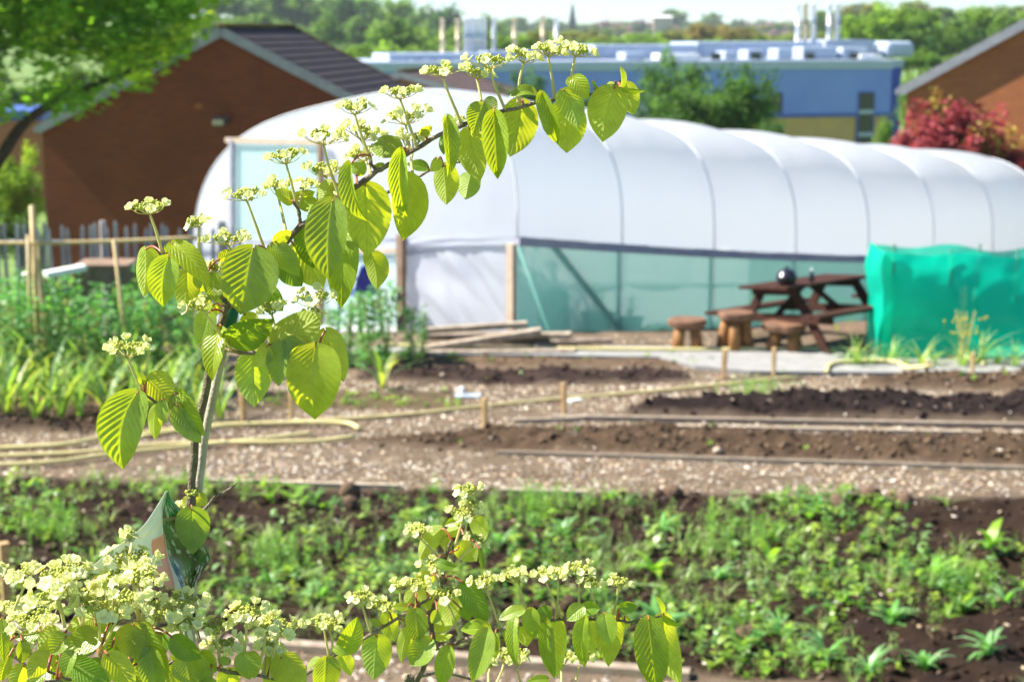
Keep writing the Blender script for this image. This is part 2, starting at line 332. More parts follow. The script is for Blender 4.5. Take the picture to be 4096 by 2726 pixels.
# ================= terrain
def grid_mesh(name, xs, ys, zf, mt, kind='structure', col=None, smooth=True):
    X, Y = np.meshgrid(xs, ys); Z = zf(X, Y); n, m = X.shape
    V = np.stack([X, Y, Z], -1).reshape(-1, 3)
    i = np.arange((n-1)*(m-1)); r = i//(m-1); c = i % (m-1); a = r*m+c
    Fc = np.stack([a, a+1, a+m+1, a+m], -1)
    o = obj(name, mesh_np(name, V, Fc, mt, smooth, None if col is None else col.reshape(-1, 3)), None)
    return tag(o, kind=kind)
ys_ = np.concatenate([np.linspace(-12, 26, 77), 26+np.cumsum(np.geomspace(.6, 100, 70))])
xs_ = np.concatenate([-np.cumsum(np.geomspace(.5, 130, 60))[::-1], [0], np.cumsum(np.geomspace(.5, 130, 60))])
def zground(X, Y):
    z = hgt(X, Y)+0.05*fbm(X*.3, Y*.3)*np.clip((Y-22)/5, 0, 1)
    return np.where((Y > 8) & (Y < 20.7) & (np.abs(X) < 7.8), z-.25, z-.02)
grid_mesh('ground', xs_, ys_, zground, M['grass'])
def pix(x, y, z):
    d = y*cP-(z-CZ)*sP; u = y*sP+(z-CZ)*cP; return 2048+F*x/d, 1363-F*u/d
def bed(px, py, top, bot, x0=-1e4, x1=1e4, soft=22):
    t = np.interp(px, *zip(*top)); b = np.interp(px, *zip(*bot))
    v = np.minimum(py-t, b-py)/soft; v = np.minimum(v, np.minimum(px-x0, x1-px)/60)
    return np.clip(v, 0, 1)
def regions(px, py):
    r = {}
    r['b1'] = bed(px, py, [(1400, 1478), (2740, 1480)], [(1400, 1530), (2000, 1556), (2760, 1540)], 1420, 2760)
    r['w1'] = bed(px, py, [(1400, 1415), (2900, 1425)], [(1400, 1478), (2950, 1480)], 1400, 2950)
    r['b2'] = bed(px, py, [(3400, 1530), (3700, 1500), (4500, 1485)], [(3400, 1560), (4500, 1590)], 3430, 1e4)
    r['b3'] = bed(px, py, [(2480, 1650), (2800, 1615), (3300, 1592), (4500, 1602)], [(2480, 1672), (3000, 1692), (4500, 1706)], 2480, 1e4, 26)
    r['b4'] = bed(px, py, [(1400, 1765), (1900, 1720), (2200, 1706), (2700, 1712), (3200, 1742), (4500, 1752)], [(1400, 1790), (2030, 1825), (3000, 1852), (4500, 1897)], 1380, 1e4, 30)
    r['b5'] = bed(px, py, [(-600, 1640), (620, 1640)], [(-600, 1745), (620, 1735)], -1e4, 600, 26)
    r['w2'] = bed(px, py, [(900, 1570), (1900, 1570)], [(900, 1640), (1900, 1650)], 950, 1880, 16)
    r['w3'] = bed(px, py, [(-600, 1300), (900, 1300)], [(-600, 1530), (900, 1525)], -1e4, 900, 16)
    r['w4'] = bed(px, py, [(-600, 1590), (900, 1590)], [(-600, 1645), (900, 1645)], -1e4, 900, 16)
    r['b6'] = bed(px, py, [(-600, 1885), (0, 1898), (800, 1930), (1400, 1950), (2400, 1968), (4600, 1995)], [(-600, 2555), (1000, 2600), (2600, 2705), (4600, 2850)], -1e4, 1e4, 40)
    return r
gxs = np.arange(-7.6, 7.61, .04); gys = np.arange(8.3, 20.9, .04)
GX, GY = np.meshgrid(gxs, gys); PX, PY = pix(GX, GY, 0.0); RG = regions(PX, PY)
def plate_h(X, Y, RG):
    n = fbm(X*2.2, Y*2.2, 5); f = fbm(X*9, Y*9, 4)
    z = .012+.012*n
    z = z+RG['b1']*(.05+.06*f+.06*n)+RG['b2']*(.09+.06*f+.06*n)+RG['b3']*(.13+.07*f+.09*n)+RG['b4']*(.07+.075*f+.05*n)+RG['b5']*(.06+.06*f+.06*n)
    z = z+RG['b6']*(.02+.05*n+.055*f)+RG['w1']*(.02+.03*f)
    return z
cc = np.ones(GX.shape+(3,))*np.array([.15, .11, .075])
def blend(k, c):
    global cc
    a = np.clip(RG[k]*1.5, 0, 1)[..., None]; cc = cc*(1-a)+a*np.array(c)
blend('w1', (.12, .08, .05)); blend('b1', (.038, .024, .02)); blend('b2', (.075, .048, .030)); blend('b3', (.020, .013, .012)); blend('b4', (.072, .046, .028))
blend('b5', (.050, .032, .022)); blend('b6', (.027, .016, .010)); blend('w2', (.11, .08, .045)); blend('w3', (.12, .09, .05)); blend('w4', (.12, .085, .05))
cc = cc*(1+.35*fbm(GX*6, GY*6, 3))[..., None]
grid_mesh('garden_soil', gxs, gys, lambda X, Y: plate_h(X, Y, RG), M['soilcol'], col=np.clip(cc, 0.01, 1))
def plateZ(x, y):
    px, py = pix(x, y, 0.0); return plate_h(x, y, regions(px, py))
# bark chips lying on the paths
N = 90000
x = rng.uniform(-7, 7, N); y = 9.0+11.6*rng.random(N)**.8
px, py = pix(x, y, 0.0); rg = regions(px, py)
tot = sum(rg.values())
worn = np.clip(.85+1.1*fbm(x*.9+3, y*1.6, 4), .15, 1)
dens = np.where(py < 1530, .25, 1.0)*np.where((px < 900) & (py < 1640), .35, 1)*worn
keep = (px > -200) & (px < 4300) & (rng.random(N) < np.where(tot > .05, .035, 1.0)*dens) & ~((py < 1500) & (px > 2850))
x, y = x[keep], y[keep]; n = len(x)
tv = np.array([(-.5, -.35, 0), (.5, -.45, 0), (.6, .3, 0), (-.4, .5, 0), (-.45, -.3, .3), (.4, -.4, .35), (.5, .25, .3), (-.35, .42, .25)])
tf = [(4, 5, 6, 7), (0, 1, 5, 4), (1, 2, 6, 5), (2, 3, 7, 6), (3, 0, 4, 7)]
pal = np.array([(.50, .42, .31), (.68, .61, .50), (.27, .19, .12), (.17, .11, .07), (.36, .27, .18), (.52, .40, .26), (.36, .32, .28), (.22, .15, .10)])
S = np.stack([rng.uniform(.012, .052, n), rng.uniform(.008, .03, n), rng.uniform(.008, .02, n)], -1)
Mx = rotz(rng.uniform(0, 6.28, n)) @ rotx(rng.normal(0, .45, n))
V, Fc, C = scatter(tv, tf, np.stack([x, y, plateZ(x, y)+.004], -1), Mx, S, pal[rng.integers(0, 8, n)]*rng.uniform(.7, 1.25, n)[:, None])
tag(obj('bark_chips', mesh_np('bark_chips', V, Fc, M['chip'], False, np.clip(C, 0, .85))), 'loose pale and brown bark chips covering the garden paths', 'bark chips', kind='stuff')
# clods
N = 60000
x = rng.uniform(-7, 7, N); y = 9.0+11.6*rng.random(N)
px, py = pix(x, y, 0.0); rg = regions(px, py)
pr = rg['b1']*1+rg['b2']*1+rg['b3']*1+rg['b4']*1+rg['b5']*1+rg['b6']*.45+rg['w1']*.3
keep = (px > -200) & (px < 4300) & (rng.random(N) < pr); x, y, px, py = x[keep], y[keep], px[keep], py[keep]; n = len(x); rg = regions(px, py)
sz = .006+.03*rng.random(n)**4
sz = np.where((rg['b6'] > .5) & (rng.random(n) < .015), sz+.045, sz)
base = np.where(rg['b3'][:, None] > .1, np.array([[.03, .02, .019]]), np.where(rg['b1'][:, None] > .1, np.array([[.06, .04, .032]]), np.where(rg['b6'][:, None] > .1, np.array([[.048, .030, .021]]), np.array([[.115, .077, .048]]))))
tv, tf = ICO1; tv = tv*(1+.5*rng.normal(0, .35, (len(tv), 1)))
Mx = rotz(rng.uniform(0, 6.28, n)) @ rotx(rng.uniform(0, 6.28, n))
V, Fc, C = scatter(tv, tf, np.stack([x, y, plateZ(x, y)+sz*.3], -1), Mx, np.stack([sz, sz*.8, sz*.7], -1), base*rng.uniform(.6, 1.6, n)[:, None])
tag(obj('soil_clods', mesh_np('soil_clods', V, Fc, M['soilcol'], True, C)), 'dark crumbly soil clods lying over the dug beds', 'soil', kind='stuff')
# ---------- weeds
def blade_tpl(seg=3, wprof=(.25, 1, .8, .05), bend=.5, fold=.25):
    V = []; Fc = []
    for i in range(seg+1):
        t = i/seg; zc = math.sin(t*bend*1.6)/(bend*1.6)*1.0; xc = (1-math.cos(t*bend*1.6))/(bend*1.6)
        wv = wprof[i]*.5
        V += [(xc*1.0, -wv, zc+wv*fold*0), (xc-.0, wv, zc)]
    for i in range(seg): Fc.append((2*i, 2*i+1, 2*i+3, 2*i+2))
    return np.array(V), np.array(Fc)
def blades(P, az, tilt, L, W, C, tpl):
    """each blade grows from P, leans by tilt towards az"""
    tv, tf = tpl
    n = len(P); S = np.stack([L, W, L], -1)
    Ry = np.zeros((n, 3, 3)); c, s = np.cos(tilt), np.sin(tilt); Ry[:, 0, 0] = c; Ry[:, 0, 2] = s; Ry[:, 2, 0] = -s; Ry[:, 2, 2] = c; Ry[:, 1, 1] = 1
    return scatter(tv, tf, P, rotz(az) @ Ry, S, C)
TB = blade_tpl(3, (.35, 1, .75, .05), .9); TN = blade_tpl(3, (.6, 1, .8, .05), .8); TG = blade_tpl(4, (.7, 1, .9, .6, .05), .7)
def plants(name, pos, nl, L, W, tilt, cols, tpl, hgt_spread=0, label=None):
    n = len(pos); idx = np.repeat(np.arange(n), nl); m = len(idx)
    az = rng.uniform(0, 6.28, m); sc = np.repeat(rng.uniform(.6, 1.4, n), nl)
    P = pos[idx].copy(); P[:, 2] += rng.random(m)*hgt_spread*sc
    P[:, :2] += rng.normal(0, .3*L[0], (m, 2))*(1 if hgt_spread else .2)
    pc = cols[rng.integers(0, len(cols), n)]*rng.uniform(.75, 1.25, (n, 1))
    return blades(P, az, rng.uniform(tilt[0], tilt[1], m), rng.uniform(L[0], L[1], m)*sc, rng.uniform(W[0], W[1], m)*sc, pc[idx]*rng.uniform(.85, 1.15, (m, 1)), tpl)
def sample(N, key, thr=None, freq=1.3, seed=0):
    x = rng.uniform(-7, 7, N); y = 8.6+12*rng.random(N); px, py = pix(x, y, 0.0); rg = regions(px, py)
    k = (px > -250) & (px < 4350) & (py < 2900)
    if callable(key): k &= rng.random(N) < key(px, py, rg)
    if thr is not None: k &= (fbm(x*freq+seed, y*freq+seed*2, 4) > thr) & (fbm(x*.55+40, y*.8+7, 3) > -.14)
    x, y = x[k], y[k]; return np.stack([x, y, plateZ(x, y)], -1)
G1 = np.array([(.19, .34, .035), (.26, .41, .05), (.12, .25, .035), (.33, .44, .06), (.10, .24, .05)])
G2 = np.array([(.22, .35, .07), (.29, .40, .14), (.17, .29, .05)])
G3 = np.array([(.24, .44, .05), (.30, .46, .06)])
parts = [
 plants('w', sample(11000, lambda px, py, rg: rg['b6']*np.where((px < 620) & (py < 2120), .3, 1), .07, .8, 3), 9, (.025, .06), (.018, .036), (.3, 1.35), G1, TB, .07),
 plants('w', sample(9000, lambda px, py, rg: rg['b6'], .07, .9, 9), 16, (.02, .04), (.004, .009), (.1, 1.3), G2, TN, .12),
 plants('w', sample(1300, lambda px, py, rg: rg['b6'], -.05, 1.1, 5), 9, (.07, .15), (.016, .03), (.2, 1.1), G1, TN, 0),
 plants('w', sample(900, lambda px, py, rg: rg['b6']*np.clip((px-1800)/1500, .15, 1), 0, 1.0, 15), 10, (.05, .11), (.022, .045), (.2, 1.2), G2, TB, .03),
 plants('w', sample(260, lambda px, py, rg: rg['b6'], .0, .8, 25), 5, (.08, .16), (.04, .07), (.1, 1.1), G3, TB, 0),
 plants('w', sample(9000, lambda px, py, rg: np.clip(rg['w2']*.8+rg['w4']*.5+rg['w1']*.28+rg['w3']*.35+rg['b4']*.03+rg['b2']*.05+rg['b1']*.02+rg['b5']*.04, 0, 1), None), 8, (.02, .07), (.008, .02), (.1, 1.2), G1, TN, .03),
 plants('w', sample(3000, lambda px, py, rg: np.where(sum(rg.values()) < .05, .05, 0), None), 6, (.02, .05), (.008, .016), (.2, 1.2), G1, TB, .01),
]
parts.append(plants('w', sample(5200, lambda px, py, rg: rg['b6'], .02, .7, 31), 14, (.06, .17), (.003, .007), (.05, .9), np.array([(.30, .40, .12), (.24, .38, .10), (.36, .44, .18)]), TG, 0))
parts.append(plants('w', sample(2600, lambda px, py, rg: rg['b6'], .0, 1, 31), 5, (.03, .07), (.028, .05), (.3, 1.4), np.array([(.24, .40, .14), (.16, .30, .06), (.32, .44, .10)]), TB, .10))
parts.append(plants('w', sample(1500, lambda px, py, rg: rg['b6']+.2*rg['w2'], -.4, 1, 41), 3, (.05, .16), (.003, .006), (.6, 1.5), np.array([(.42, .33, .20), (.30, .22, .13)]), TG, .02))
# feathery patches
fx = [(-5.0, 12.2), (-4.1, 12.6), (-3.3, 12.1), (1.6, 11.9), (3.9, 11.7), (4.6, 10.6), (4.1, 10.1), (2.4, 16.9), (2.9, 10.9), (5.1, 12.9), (-1.6, 11.4), (.2, 12.7)]
pos = []
for (a, b) in fx:
    k = 70; q = rng.normal(0, .17, (k, 2)); pos.append(np.stack([a+q[:, 0], b+q[:, 1]*.8, plateZ(a+q[:, 0], b+q[:, 1]*.8)], -1))
parts.append(plants('w', np.concatenate(pos), 26, (.02, .05), (.003, .007), (0, 1.3), np.array([(.17, .34, .05), (.22, .38, .07)]), TN, .16))
V = []; Fc = []; C = []; o_ = 0
for (a, b, c) in parts:
    b = b+o_; o_ += len(a); V.append(a); Fc.append(b); C.append(c)
tag(obj('weeds', mesh_np('weeds', np.concatenate(V), np.concatenate(Fc), M['weed'], False, np.clip(np.concatenate(C), 0, .8))), 'low green weeds and seedlings spread over the soil beds', 'weeds', kind='stuff')
# grass under the tunnel side and behind
x = rng.uniform(-12, 16, 30000); y = rng.uniform(20.6, 34, 30000); k = (np.abs(x/y) < .33) & ((y > 30) | (rng.random(30000) < .10)); x, y = x[k], y[k]
pos = np.stack([x, y, hgt(x, y)-.02], -1)
V, Fc, C = plants('g', pos, 3, (.05, .16), (.008, .016), (0, .8), G1*.8, TN, 0)
tag(obj('rough_grass', mesh_np('rough_grass', V, Fc, M['weed'], False, C)), 'rough grass growing around the polytunnel', 'grass', kind='stuff')

grid_mesh('tunnel_yard', np.arange(-9, 15, .25), np.arange(20.75, 33, .2), lambda X, Y: hgt(X, Y)+.006+.03*fbm(X*2, Y*2, 4), M['soil'])

hz = MB().box(0, 1150, 15, 3900, 2560, 130).build('haze', None); tag(hz, 'thin pale haze in the air over the whole scene', 'haze', kind='stuff')
hm = bpy.data.materials.new('haze_air'); hm.use_nodes = True; hn = hm.node_tree; hn.nodes.clear(); ho = hn.nodes.new('ShaderNodeOutputMaterial'); hv = hn.nodes.new('ShaderNodeVolumePrincipled')
hv.inputs['Color'].default_value = (.86, .92, 1, 1); hv.inputs['Density'].default_value = .0002; hv.inputs['Anisotropy'].default_value = .2; hn.links.new(hv.outputs[0], ho.inputs['Volume']); hz.data.materials.append(hm)
# ================= garden objects
def gp(px, py, dz=0.0):
    p = gz(px, py, 0.0); return np.array([p[0], p[1], float(plateZ(p[0], p[1])) if 8.3 < p[1] < 20.9 else float(hgt(p[0], p[1]))])+np.array([0, 0, dz])
def gz2(px, py, z): return gz(px, py, z)
# concrete path
poly = [gz(a, b, .03)[:2] for a, b in [(1300, 1397), (1700, 1396), (2400, 1392), (3000, 1392), (3420, 1403), (4600, 1437), (4600, 1500), (3900, 1497), (3500, 1497), (3000, 1492), (2780, 1470), (2640, 1436), (2000, 1424), (1300, 1422)]]
mb = MB(); n = len(poly); z0, z1 = -.05, .055
mb.v = [(p[0], p[1], z1) for p in poly]+[(p[0], p[1], z0) for p in poly]; mb.f = [tuple(range(n-1, -1, -1))]+[(i, (i+1) % n, (i+1) % n+n, i+n) for i in range(n)]
tag(mb.build('concrete_path', M['concrete']), kind='structure')
# edging boards
def board(px0, py0, px1, py1, label, h=.05, w=.03, sink=.01, group=None, mt='board', lift=.03):
    a = gp(px0, py0); b = gp(px1, py1); a[2] = b[2] = lift; mid = (a+b)/2
    o = MB().bar(a-mid, b-mid, w, h).build('edging_board', M[mt], bevel=.004); o.location = mid
    return tag(o, label, 'board', group)
board(2200, 1684, 4300, 1722, 'long thin grey board edging the black soil bed', .07, .05)
board(2636, 1719, 4100, 1750, 'second lower board edging the brown soil bed in the middle', .05, .05)
board(1990, 1824, 4350, 1897, 'thin board along the front edge of the brown soil bed', .05, .025)
board(700, 1936, 1600, 1962, 'board half buried at the back of the weedy bed', .05, .05)
board(2000, 1975, 2350, 1985, 'short board stub at the back of the weedy bed in the centre', .04, .05)
board(900, 2588, 2760, 2722, 'pale board edging the bottom of the weedy bed', .07, .09)
board(-350, 2512, 880, 2580, 'pale board edging the weedy bed behind the flowering bush', .07, .09)
board(2050, 1698, 2420, 1684, 'short weathered board end joining the long grey board', .05, .04)
# pegs
def peg(px, ytop, ybot, label, wd=.045, lean=0.0):
    b = gp(px, ybot); D = b[1]; t = at(px, ytop, D); h = t[2]-b[2]+.08
    mb = MB(); mb.box(0, 0, h/2-.08, wd, wd, h)
    mb.v = [(v[0]*(1 if v[2] > 0 else .6), v[1]*(1 if v[2] > 0 else .6), v[2]) for v in mb.v]
    o = mb.build('wooden_peg', M['peg'], bevel=.004); o.location = b; o.rotation_euler = (R(random.uniform(-3, 3)), R(lean), R(random.choice([-1, 1])*random.uniform(22, 40)))
    return tag(o, label, 'peg', 'wooden pegs marking the beds')
peg(1937, 1590, 1722, 'square wooden peg left of the brown soil bed, in front of the white cup', .05)
peg(2256, 1532, 1675, 'taller wooden peg leaning left at the end of the long board', .05, -3)
peg(2893, 1398, 1520, 'pale wooden peg in front of the middle log stool', .055, 2)
peg(3094, 1390, 1510, 'darker wooden peg in front of the right log stool', .045)
peg(3706, 1442, 1512, 'short peg beside the hose loop below the green net', .045)
peg(3888, 1410, 1508, 'peg nearest the right edge, below the green net', .045)
peg(972, 1565, 1690, 'wooden peg between the stem and the hanging leaves on the left', .05)
peg(1165, 1570, 1690, 'faint thin peg right of the peg near the stem', .035)
b_ = peg(28, 2165, 2480, 'pale flat peg at the left edge beside the flowering bush', .06)
# hoses
def hose(pts, label, r=.016, z=.03, k=8, name='garden_hose', mt='hose'):
    P = smoothline([gp(a, b)+np.array([0, 0, z]) for a, b in pts], k)
    V, Fc = tube_np(P, r, 8); c = P.mean(0)
    o = obj(name, mesh_np(name, V-c, Fc, M[mt], True), None, c); return tag(o, label, 'hose')
hose([(1540, 1402), (1700, 1408), (2100, 1418), (2800, 1422), (3300, 1418), (3560, 1436), (3800, 1452), (3925, 1468), (3930, 1482)], 'long yellow hose running along the front of the concrete path', .024, .06)
hose([(3308, 1512), (3315, 1490), (3360, 1476), (3480, 1470), (3580, 1474), (3630, 1496), (3690, 1514), (3730, 1516)], 'yellow hose bent into a loop by the pegs below the green net', .022, .06)
hose([(-250, 1830), (0, 1812), (260, 1800), (420, 1770), (640, 1745), (900, 1722), (1345, 1712), (1440, 1735)], 'uppermost of the yellow hoses on the left, its thick pale end on the bark', .022, .04)
hose([(-250, 1850), (0, 1845), (330, 1828), (640, 1800), (900, 1792), (1250, 1784), (1420, 1770)], 'middle yellow green hose lying on the bark at the left', .020, .04)
hose([(-250, 1885), (0, 1880), (250, 1866), (430, 1842), (700, 1812), (1000, 1783), (1250, 1752)], 'lowest yellow green hose lying on the bark at the left', .019, .04)
hose([(560, 1760), (836, 1728), (1250, 1700), (1583, 1678), (1900, 1645), (2228, 1612), (2700, 1575), (3200, 1520)], 'dull green brown hose crossing the bark path behind the pegs', .017, .03)
# white cup on a slate
p = gp(1848, 1588)
t = thing('plastic_cup', p, 'small white plastic cup upside down on a grey slate', 'cup'); t.scale = (.6, .6, .6)
MB().lathe([(0, .16), (.035, .16), (.045, .10), (.05, .02), (.055, .015), (.055, .005), (0, .005)], 20).build('cup_body', M['white'], t, True)
o = MB().box(0, 0, 0, .26, .16, .015).build('slate_slab', M['greyclad'], bevel=.003); o.location = p+np.array([.06, -.03, .012]); tag(o, 'thin grey slate slab under the white cup', 'slab')
o = MB().box(0, 0, 0, .14, .07, .02).build('timber_offcut', M['white'], bevel=.003); o.location = gp(2300, 1612)+np.array([0, 0, .015]); o.rotation_euler[2] = .5; tag(o, 'small white offcut beside the tall leaning peg', 'offcut')
def stone(px, py, s, label):
    tv, tf = ICO2; v = tv*(1+.15*fbm(tv[:, 0]*2+px, tv[:, 1]*2+py)[:, None])*np.array([s, s*.8, s*.7])
    o = obj('stone', mesh_np('stone', v, tf, M['tpost'], True), None, gp(px, py)+np.array([0, 0, s*.4])); tag(o, label, 'stone')
stone(2870, 1835, .045, 'pale square stone on the front edge of the brown bed'); stone(1770, 1530, .03, 'small pale stone on the dark soil near the leek')
stone(2150, 1690, .03, 'small white stone between the two tall pegs'); stone(3790, 1655, .03, 'small orange brown stone on the black soil')
def clod(px, py, s, label):
    tv, tf = ICO2; v = tv*(1+.5*fbm(tv[:, 0]*1.5+px, tv[:, 1]*1.5+py+tv[:, 2]*2)[:, None])*np.array([s, s*.8, s])
    o = obj('soil_clod', mesh_np('soil_clod', v, tf, M['soil'], True), None, gp(px, py)+np.array([0, 0, s*.5])); tag(o, label, 'soil clod', 'large clods on the weedy bed')
clod(2690, 1998, .075, 'big dark clod at the back of the weedy bed, right of centre'); clod(3350, 2060, .09, 'low wide clod behind the weeds towards the right')
clod(3480, 2020, .085, 'dark clod next to the low wide clod'); clod(3620, 2040, .07, 'dark clod on the right of the pair at the back of the weedy bed')
clod(1400, 1985, .08, 'brown clod behind the small flowering shrub'); clod(1405, 2040, .06, 'smaller clod below the brown clod'); clod(2990, 2590, .08, 'brown sunlit clod near the bottom right of the hanging leaves')
# ---------- log stools
def stool(px, ybase, ytop, wpx, label, rot, nleg=4, tilt=0):
    b = gp(px, ybase); b[2] = .04; D = b[1]; sc = math.hypot(D, 3.4)/F
    h = at(px, ytop, D)[2]-b[2]; r = wpx*sc/2
    t = thing('log_stool', b, label, 'stool', 'log stools by the picnic table', rot)
    mb = MB(); prof = [(0, h-.085), (r*.93, h-.085), (r, h-.07), (r*1.02, h-.02), (r*.97, h), (0, h)]
    mb.lathe(prof, 22); mb.v = [(v[0]*(1+.05*math.sin(v[1]*30)), v[1]*(1+.06*math.cos(v[0]*23)), v[2]) for v in mb.v]
    mb.build('seat', M['stoolt'], t)
    for i in range(nleg):
        a = 2*math.pi*i/nleg+.4
        top = np.array([math.cos(a)*r*.5, math.sin(a)*r*.5, h-.07]); bot = np.array([math.cos(a)*r*.78, math.sin(a)*r*.78, -.02])
        V, Fc = tube_np([top, (top+bot)/2+.004, bot], [.058, .066, .070], 10)
        obj('leg', mesh_np('leg', V, Fc, M['stool'], True), t)
    return t
stool(2748, 1408, 1274, 150, 'left log stool with a flat dark seat, standing apart', .3)
stool(2940, 1411, 1246, 140, 'tallest log stool, middle one with a rounded pale seat', 1.0)
stool(3135, 1413, 1290, 172, 'right log stool with the widest reddish seat, in front of the table', .1)
# ---------- picnic tables
def picnic(loc, ax, L, label, z0=0):
    t = thing('picnic_table', loc, label, 'picnic table', 'dark brown picnic tables', math.atan2(ax[1], ax[0]))
    # local: x along the table from 0 to L, y across
    for i in range(5):
        MB().box(L/2, (i-2)*.145, .745, L, .135, .035).build('tabletop_plank', M['table'], t, bevel=.004)
    for s in (-1, 1):
        for j in (0, 1): MB().box(L/2, s*(.72+.135*(j-.5)), .44, L+.1, .125, .04).build('bench_plank', M['table'], t, bevel=.004)
    for xx in (.22, L-.22):
        MB().box(xx, 0, .69, .045, .66, .085).build('top_cleat', M['table'], t)
        MB().box(xx, 0, .385, .045, 1.62, .095).build('bench_bearer', M['table'], t)
        for s in (-1, 1): MB().bar((xx+.05, s*.22, .72), (xx+.05, s*.70, -.02), .10, .045, (1, 0, 0)).build('leg', M['table'], t)
    for s in (-1, 1): MB().bar((.25+(0 if s < 0 else L-.5), 0, .42), (L/2+s*.08, 0, .70), .07, .04).build('brace', M['table'], t)
    return t
ax1 = np.array([.75, .66]); ax1 /= np.linalg.norm(ax1)
P1 = at(3066, 1160, 19.5); perp = np.array([-ax1[1], ax1[0]])
T1 = picnic((P1[0], P1[1], -.01), ax1, 1.55, 'dark brown picnic table with a round black pot on its near end')
P2 = P1[:2]+ax1*1.9+np.array([.25, -.25])
T2 = picnic((P2[0], P2[1], .0), (.93, .36), 1.6, 'second dark picnic table half hidden behind the bright green net')
T1.rotation_euler[0] = R(-5); T2.rotation_euler[0] = R(-4)
# pot
q = at(3146, 1140, 19.55); pz = .757
t = thing('cooking_pot', (q[0], q[1], pz), 'round black pot with a domed lid standing on the picnic table', 'pot')
MB().lathe([(0, 0), (.06, 0), (.095, .03), (.115, .075), (.117, .105)], 28).build('pot_body', M['black'], t, True)
MB().lathe([(.119, .105), (.122, .112), (.117, .118), (.10, .155), (.07, .185), (.03, .20), (0, .203)], 28).build('lid', M['black'], t, True)
MB().lathe([(0, .20), (.012, .203), (.012, .212), (.02, .218), (.018, .226), (0, .23)], 14).build('lid_knob', M['black'], t, True)
q = at(3246, 1132, 19.8)
t = thing('sauce_bottle', (q[0], q[1], pz), 'small dark bottle with a pale cap beside the black pot', 'bottle')
MB().lathe([(0, 0), (.028, 0), (.032, .01), (.032, .08), (.02, .11), (.012, .125), (.012, .14), (0, .14)], 16).build('bottle_body', M['black'], t, True)
MB().lathe([(0, .138), (.015, .138), (.015, .165), (0, .168)], 14).build('cap', M['white'], t, True)
# ---------- green net enclosure
D1 = 18.9
A = at(3524, 1420, D1); zb = .02; zt = at(3524, 1014, D1)[2]
Bx = at(4700, 1430, D1)[0]; C_ = np.array([A[0]+.02, A[1]+.9])
t = thing('net_enclosure', (A[0], A[1], zb), 'bright green windbreak net stretched round posts as a crop enclosure', 'netting')
def netwall(p, q, z0, z1, nm, sag=.03, n=90, m=30):
    p = np.array(p); q = np.array(q); L = np.linalg.norm(q-p); dn = np.array([-(q-p)[1], (q-p)[0]])/L
    V = []
    for j in range(m+1):
        for i in range(n+1):
            u = i/n; v = j/m; xy = p+(q-p)*u; off = .07*fbm(np.array(u*L*2.2), np.array(v*2.5), 3)+.02*math.sin(v*9+u*L*1.3)
            top = z1+(.028*math.cos(u*L/.95*2*math.pi)+.025*math.sin(u*L*3.1)-.01)
            V.append((xy[0]+dn[0]*off, xy[1]+dn[1]*off, z0+(top-z0)*v))
    i = np.arange(n*m); r = i//n; c = i % n; a = r*(n+1)+c
    V = np.array(V)-np.array([A[0], A[1], zb])
    return obj('net_panel', mesh_np('net_panel', V, np.stack([a, a+1, a+n+2, a+n+1], -1), M['netg'], True), t)
netwall(A[:2], (Bx, D1), zb, zt, 'front'); netwall(A[:2], C_, zb, zt, 'side'); netwall(C_, (Bx, C_[1]), zb, zt-.03, 'back')
for px in (3560, 3787, 4051, 4330):
    b = at(px, 1420, D1+.05); MB().tube([(b[0]-A[0], b[1]-A[1], -.05), (b[0]-A[0], b[1]-A[1], zt-zb+.03)], .013, 8).build('net_post', M['tie'], t, True)
for px in (3560, 3900, 4250):
    b = at(px, 1420, D1+.86); MB().tube([(b[0]-A[0], b[1]-A[1], -.05), (b[0]-A[0], b[1]-A[1], zt-zb)], .013, 8).build('net_post', M['tie'], t, True)
# ---------- plants built individually
def leafplant(name, loc, label, cat, group, spec, mt='weed', stem=None, seed=0, flowers=None):
    r_ = np.random.default_rng(seed); (nl, L, W, tilt, spread, cols, tpl) = spec
    P = np.zeros((nl, 3)); P[:, 2] = r_.random(nl)*spread; P[:, :2] = r_.normal(0, .015+.12*spread, (nl, 2))*(.4+P[:, 2:3]/max(spread, .01)*.3)
    col = np.array(cols)[r_.integers(0, len(cols), nl)]*r_.uniform(.8, 1.2, (nl, 1))
    V, Fc, C = blades(P, r_.uniform(0, 6.28, nl), r_.uniform(tilt[0], tilt[1], nl), r_.uniform(L[0], L[1], nl), r_.uniform(W[0], W[1], nl), col, tpl)
    t = thing(name, loc, label, cat, group)
    obj('foliage', mesh_np('foliage', V, Fc, M[mt], False, C), t)
    if stem:
        mb = MB()
        for k in range(stem[0]):
            a = r_.uniform(0, 6.28); e = np.array([math.cos(a), math.sin(a), 0])*stem[2]
            mb.tube([(0, 0, -.03), e*.5+np.array([0, 0, stem[1]*.5]), e+np.array([0, 0, stem[1]])], .007, 6)
        mb.build('stem', M['stalk'], t)
    if flowers:
        tv, tf = ICO1; k = flowers; pp = np.stack([r_.normal(0, .09, k), r_.normal(0, .09, k), spread*.85+r_.random(k)*.22], -1)
        V, Fc, _ = scatter(tv, tf, pp, rotz(np.zeros(k)), np.full(k, .013)); obj('flowers', mesh_np('flowers', V, Fc, M['yflower'], True), t)
    return t
BC = [(.10, .30, .06), (.15, .36, .10), (.20, .40, .18), (.09, .24, .05)]
protos = [leafplant('broad_bean_plant', (0, 0, 0), 'leafy green broad bean plant in the dense row on the left', 'bean plant', 'broad bean plants in the left rows', (230, (.05, .11), (.03, .06), (.3, 1.5), .88, BC, TB), stem=(4, .8, .08), seed=s) for s in range(3)]
cnt = 0
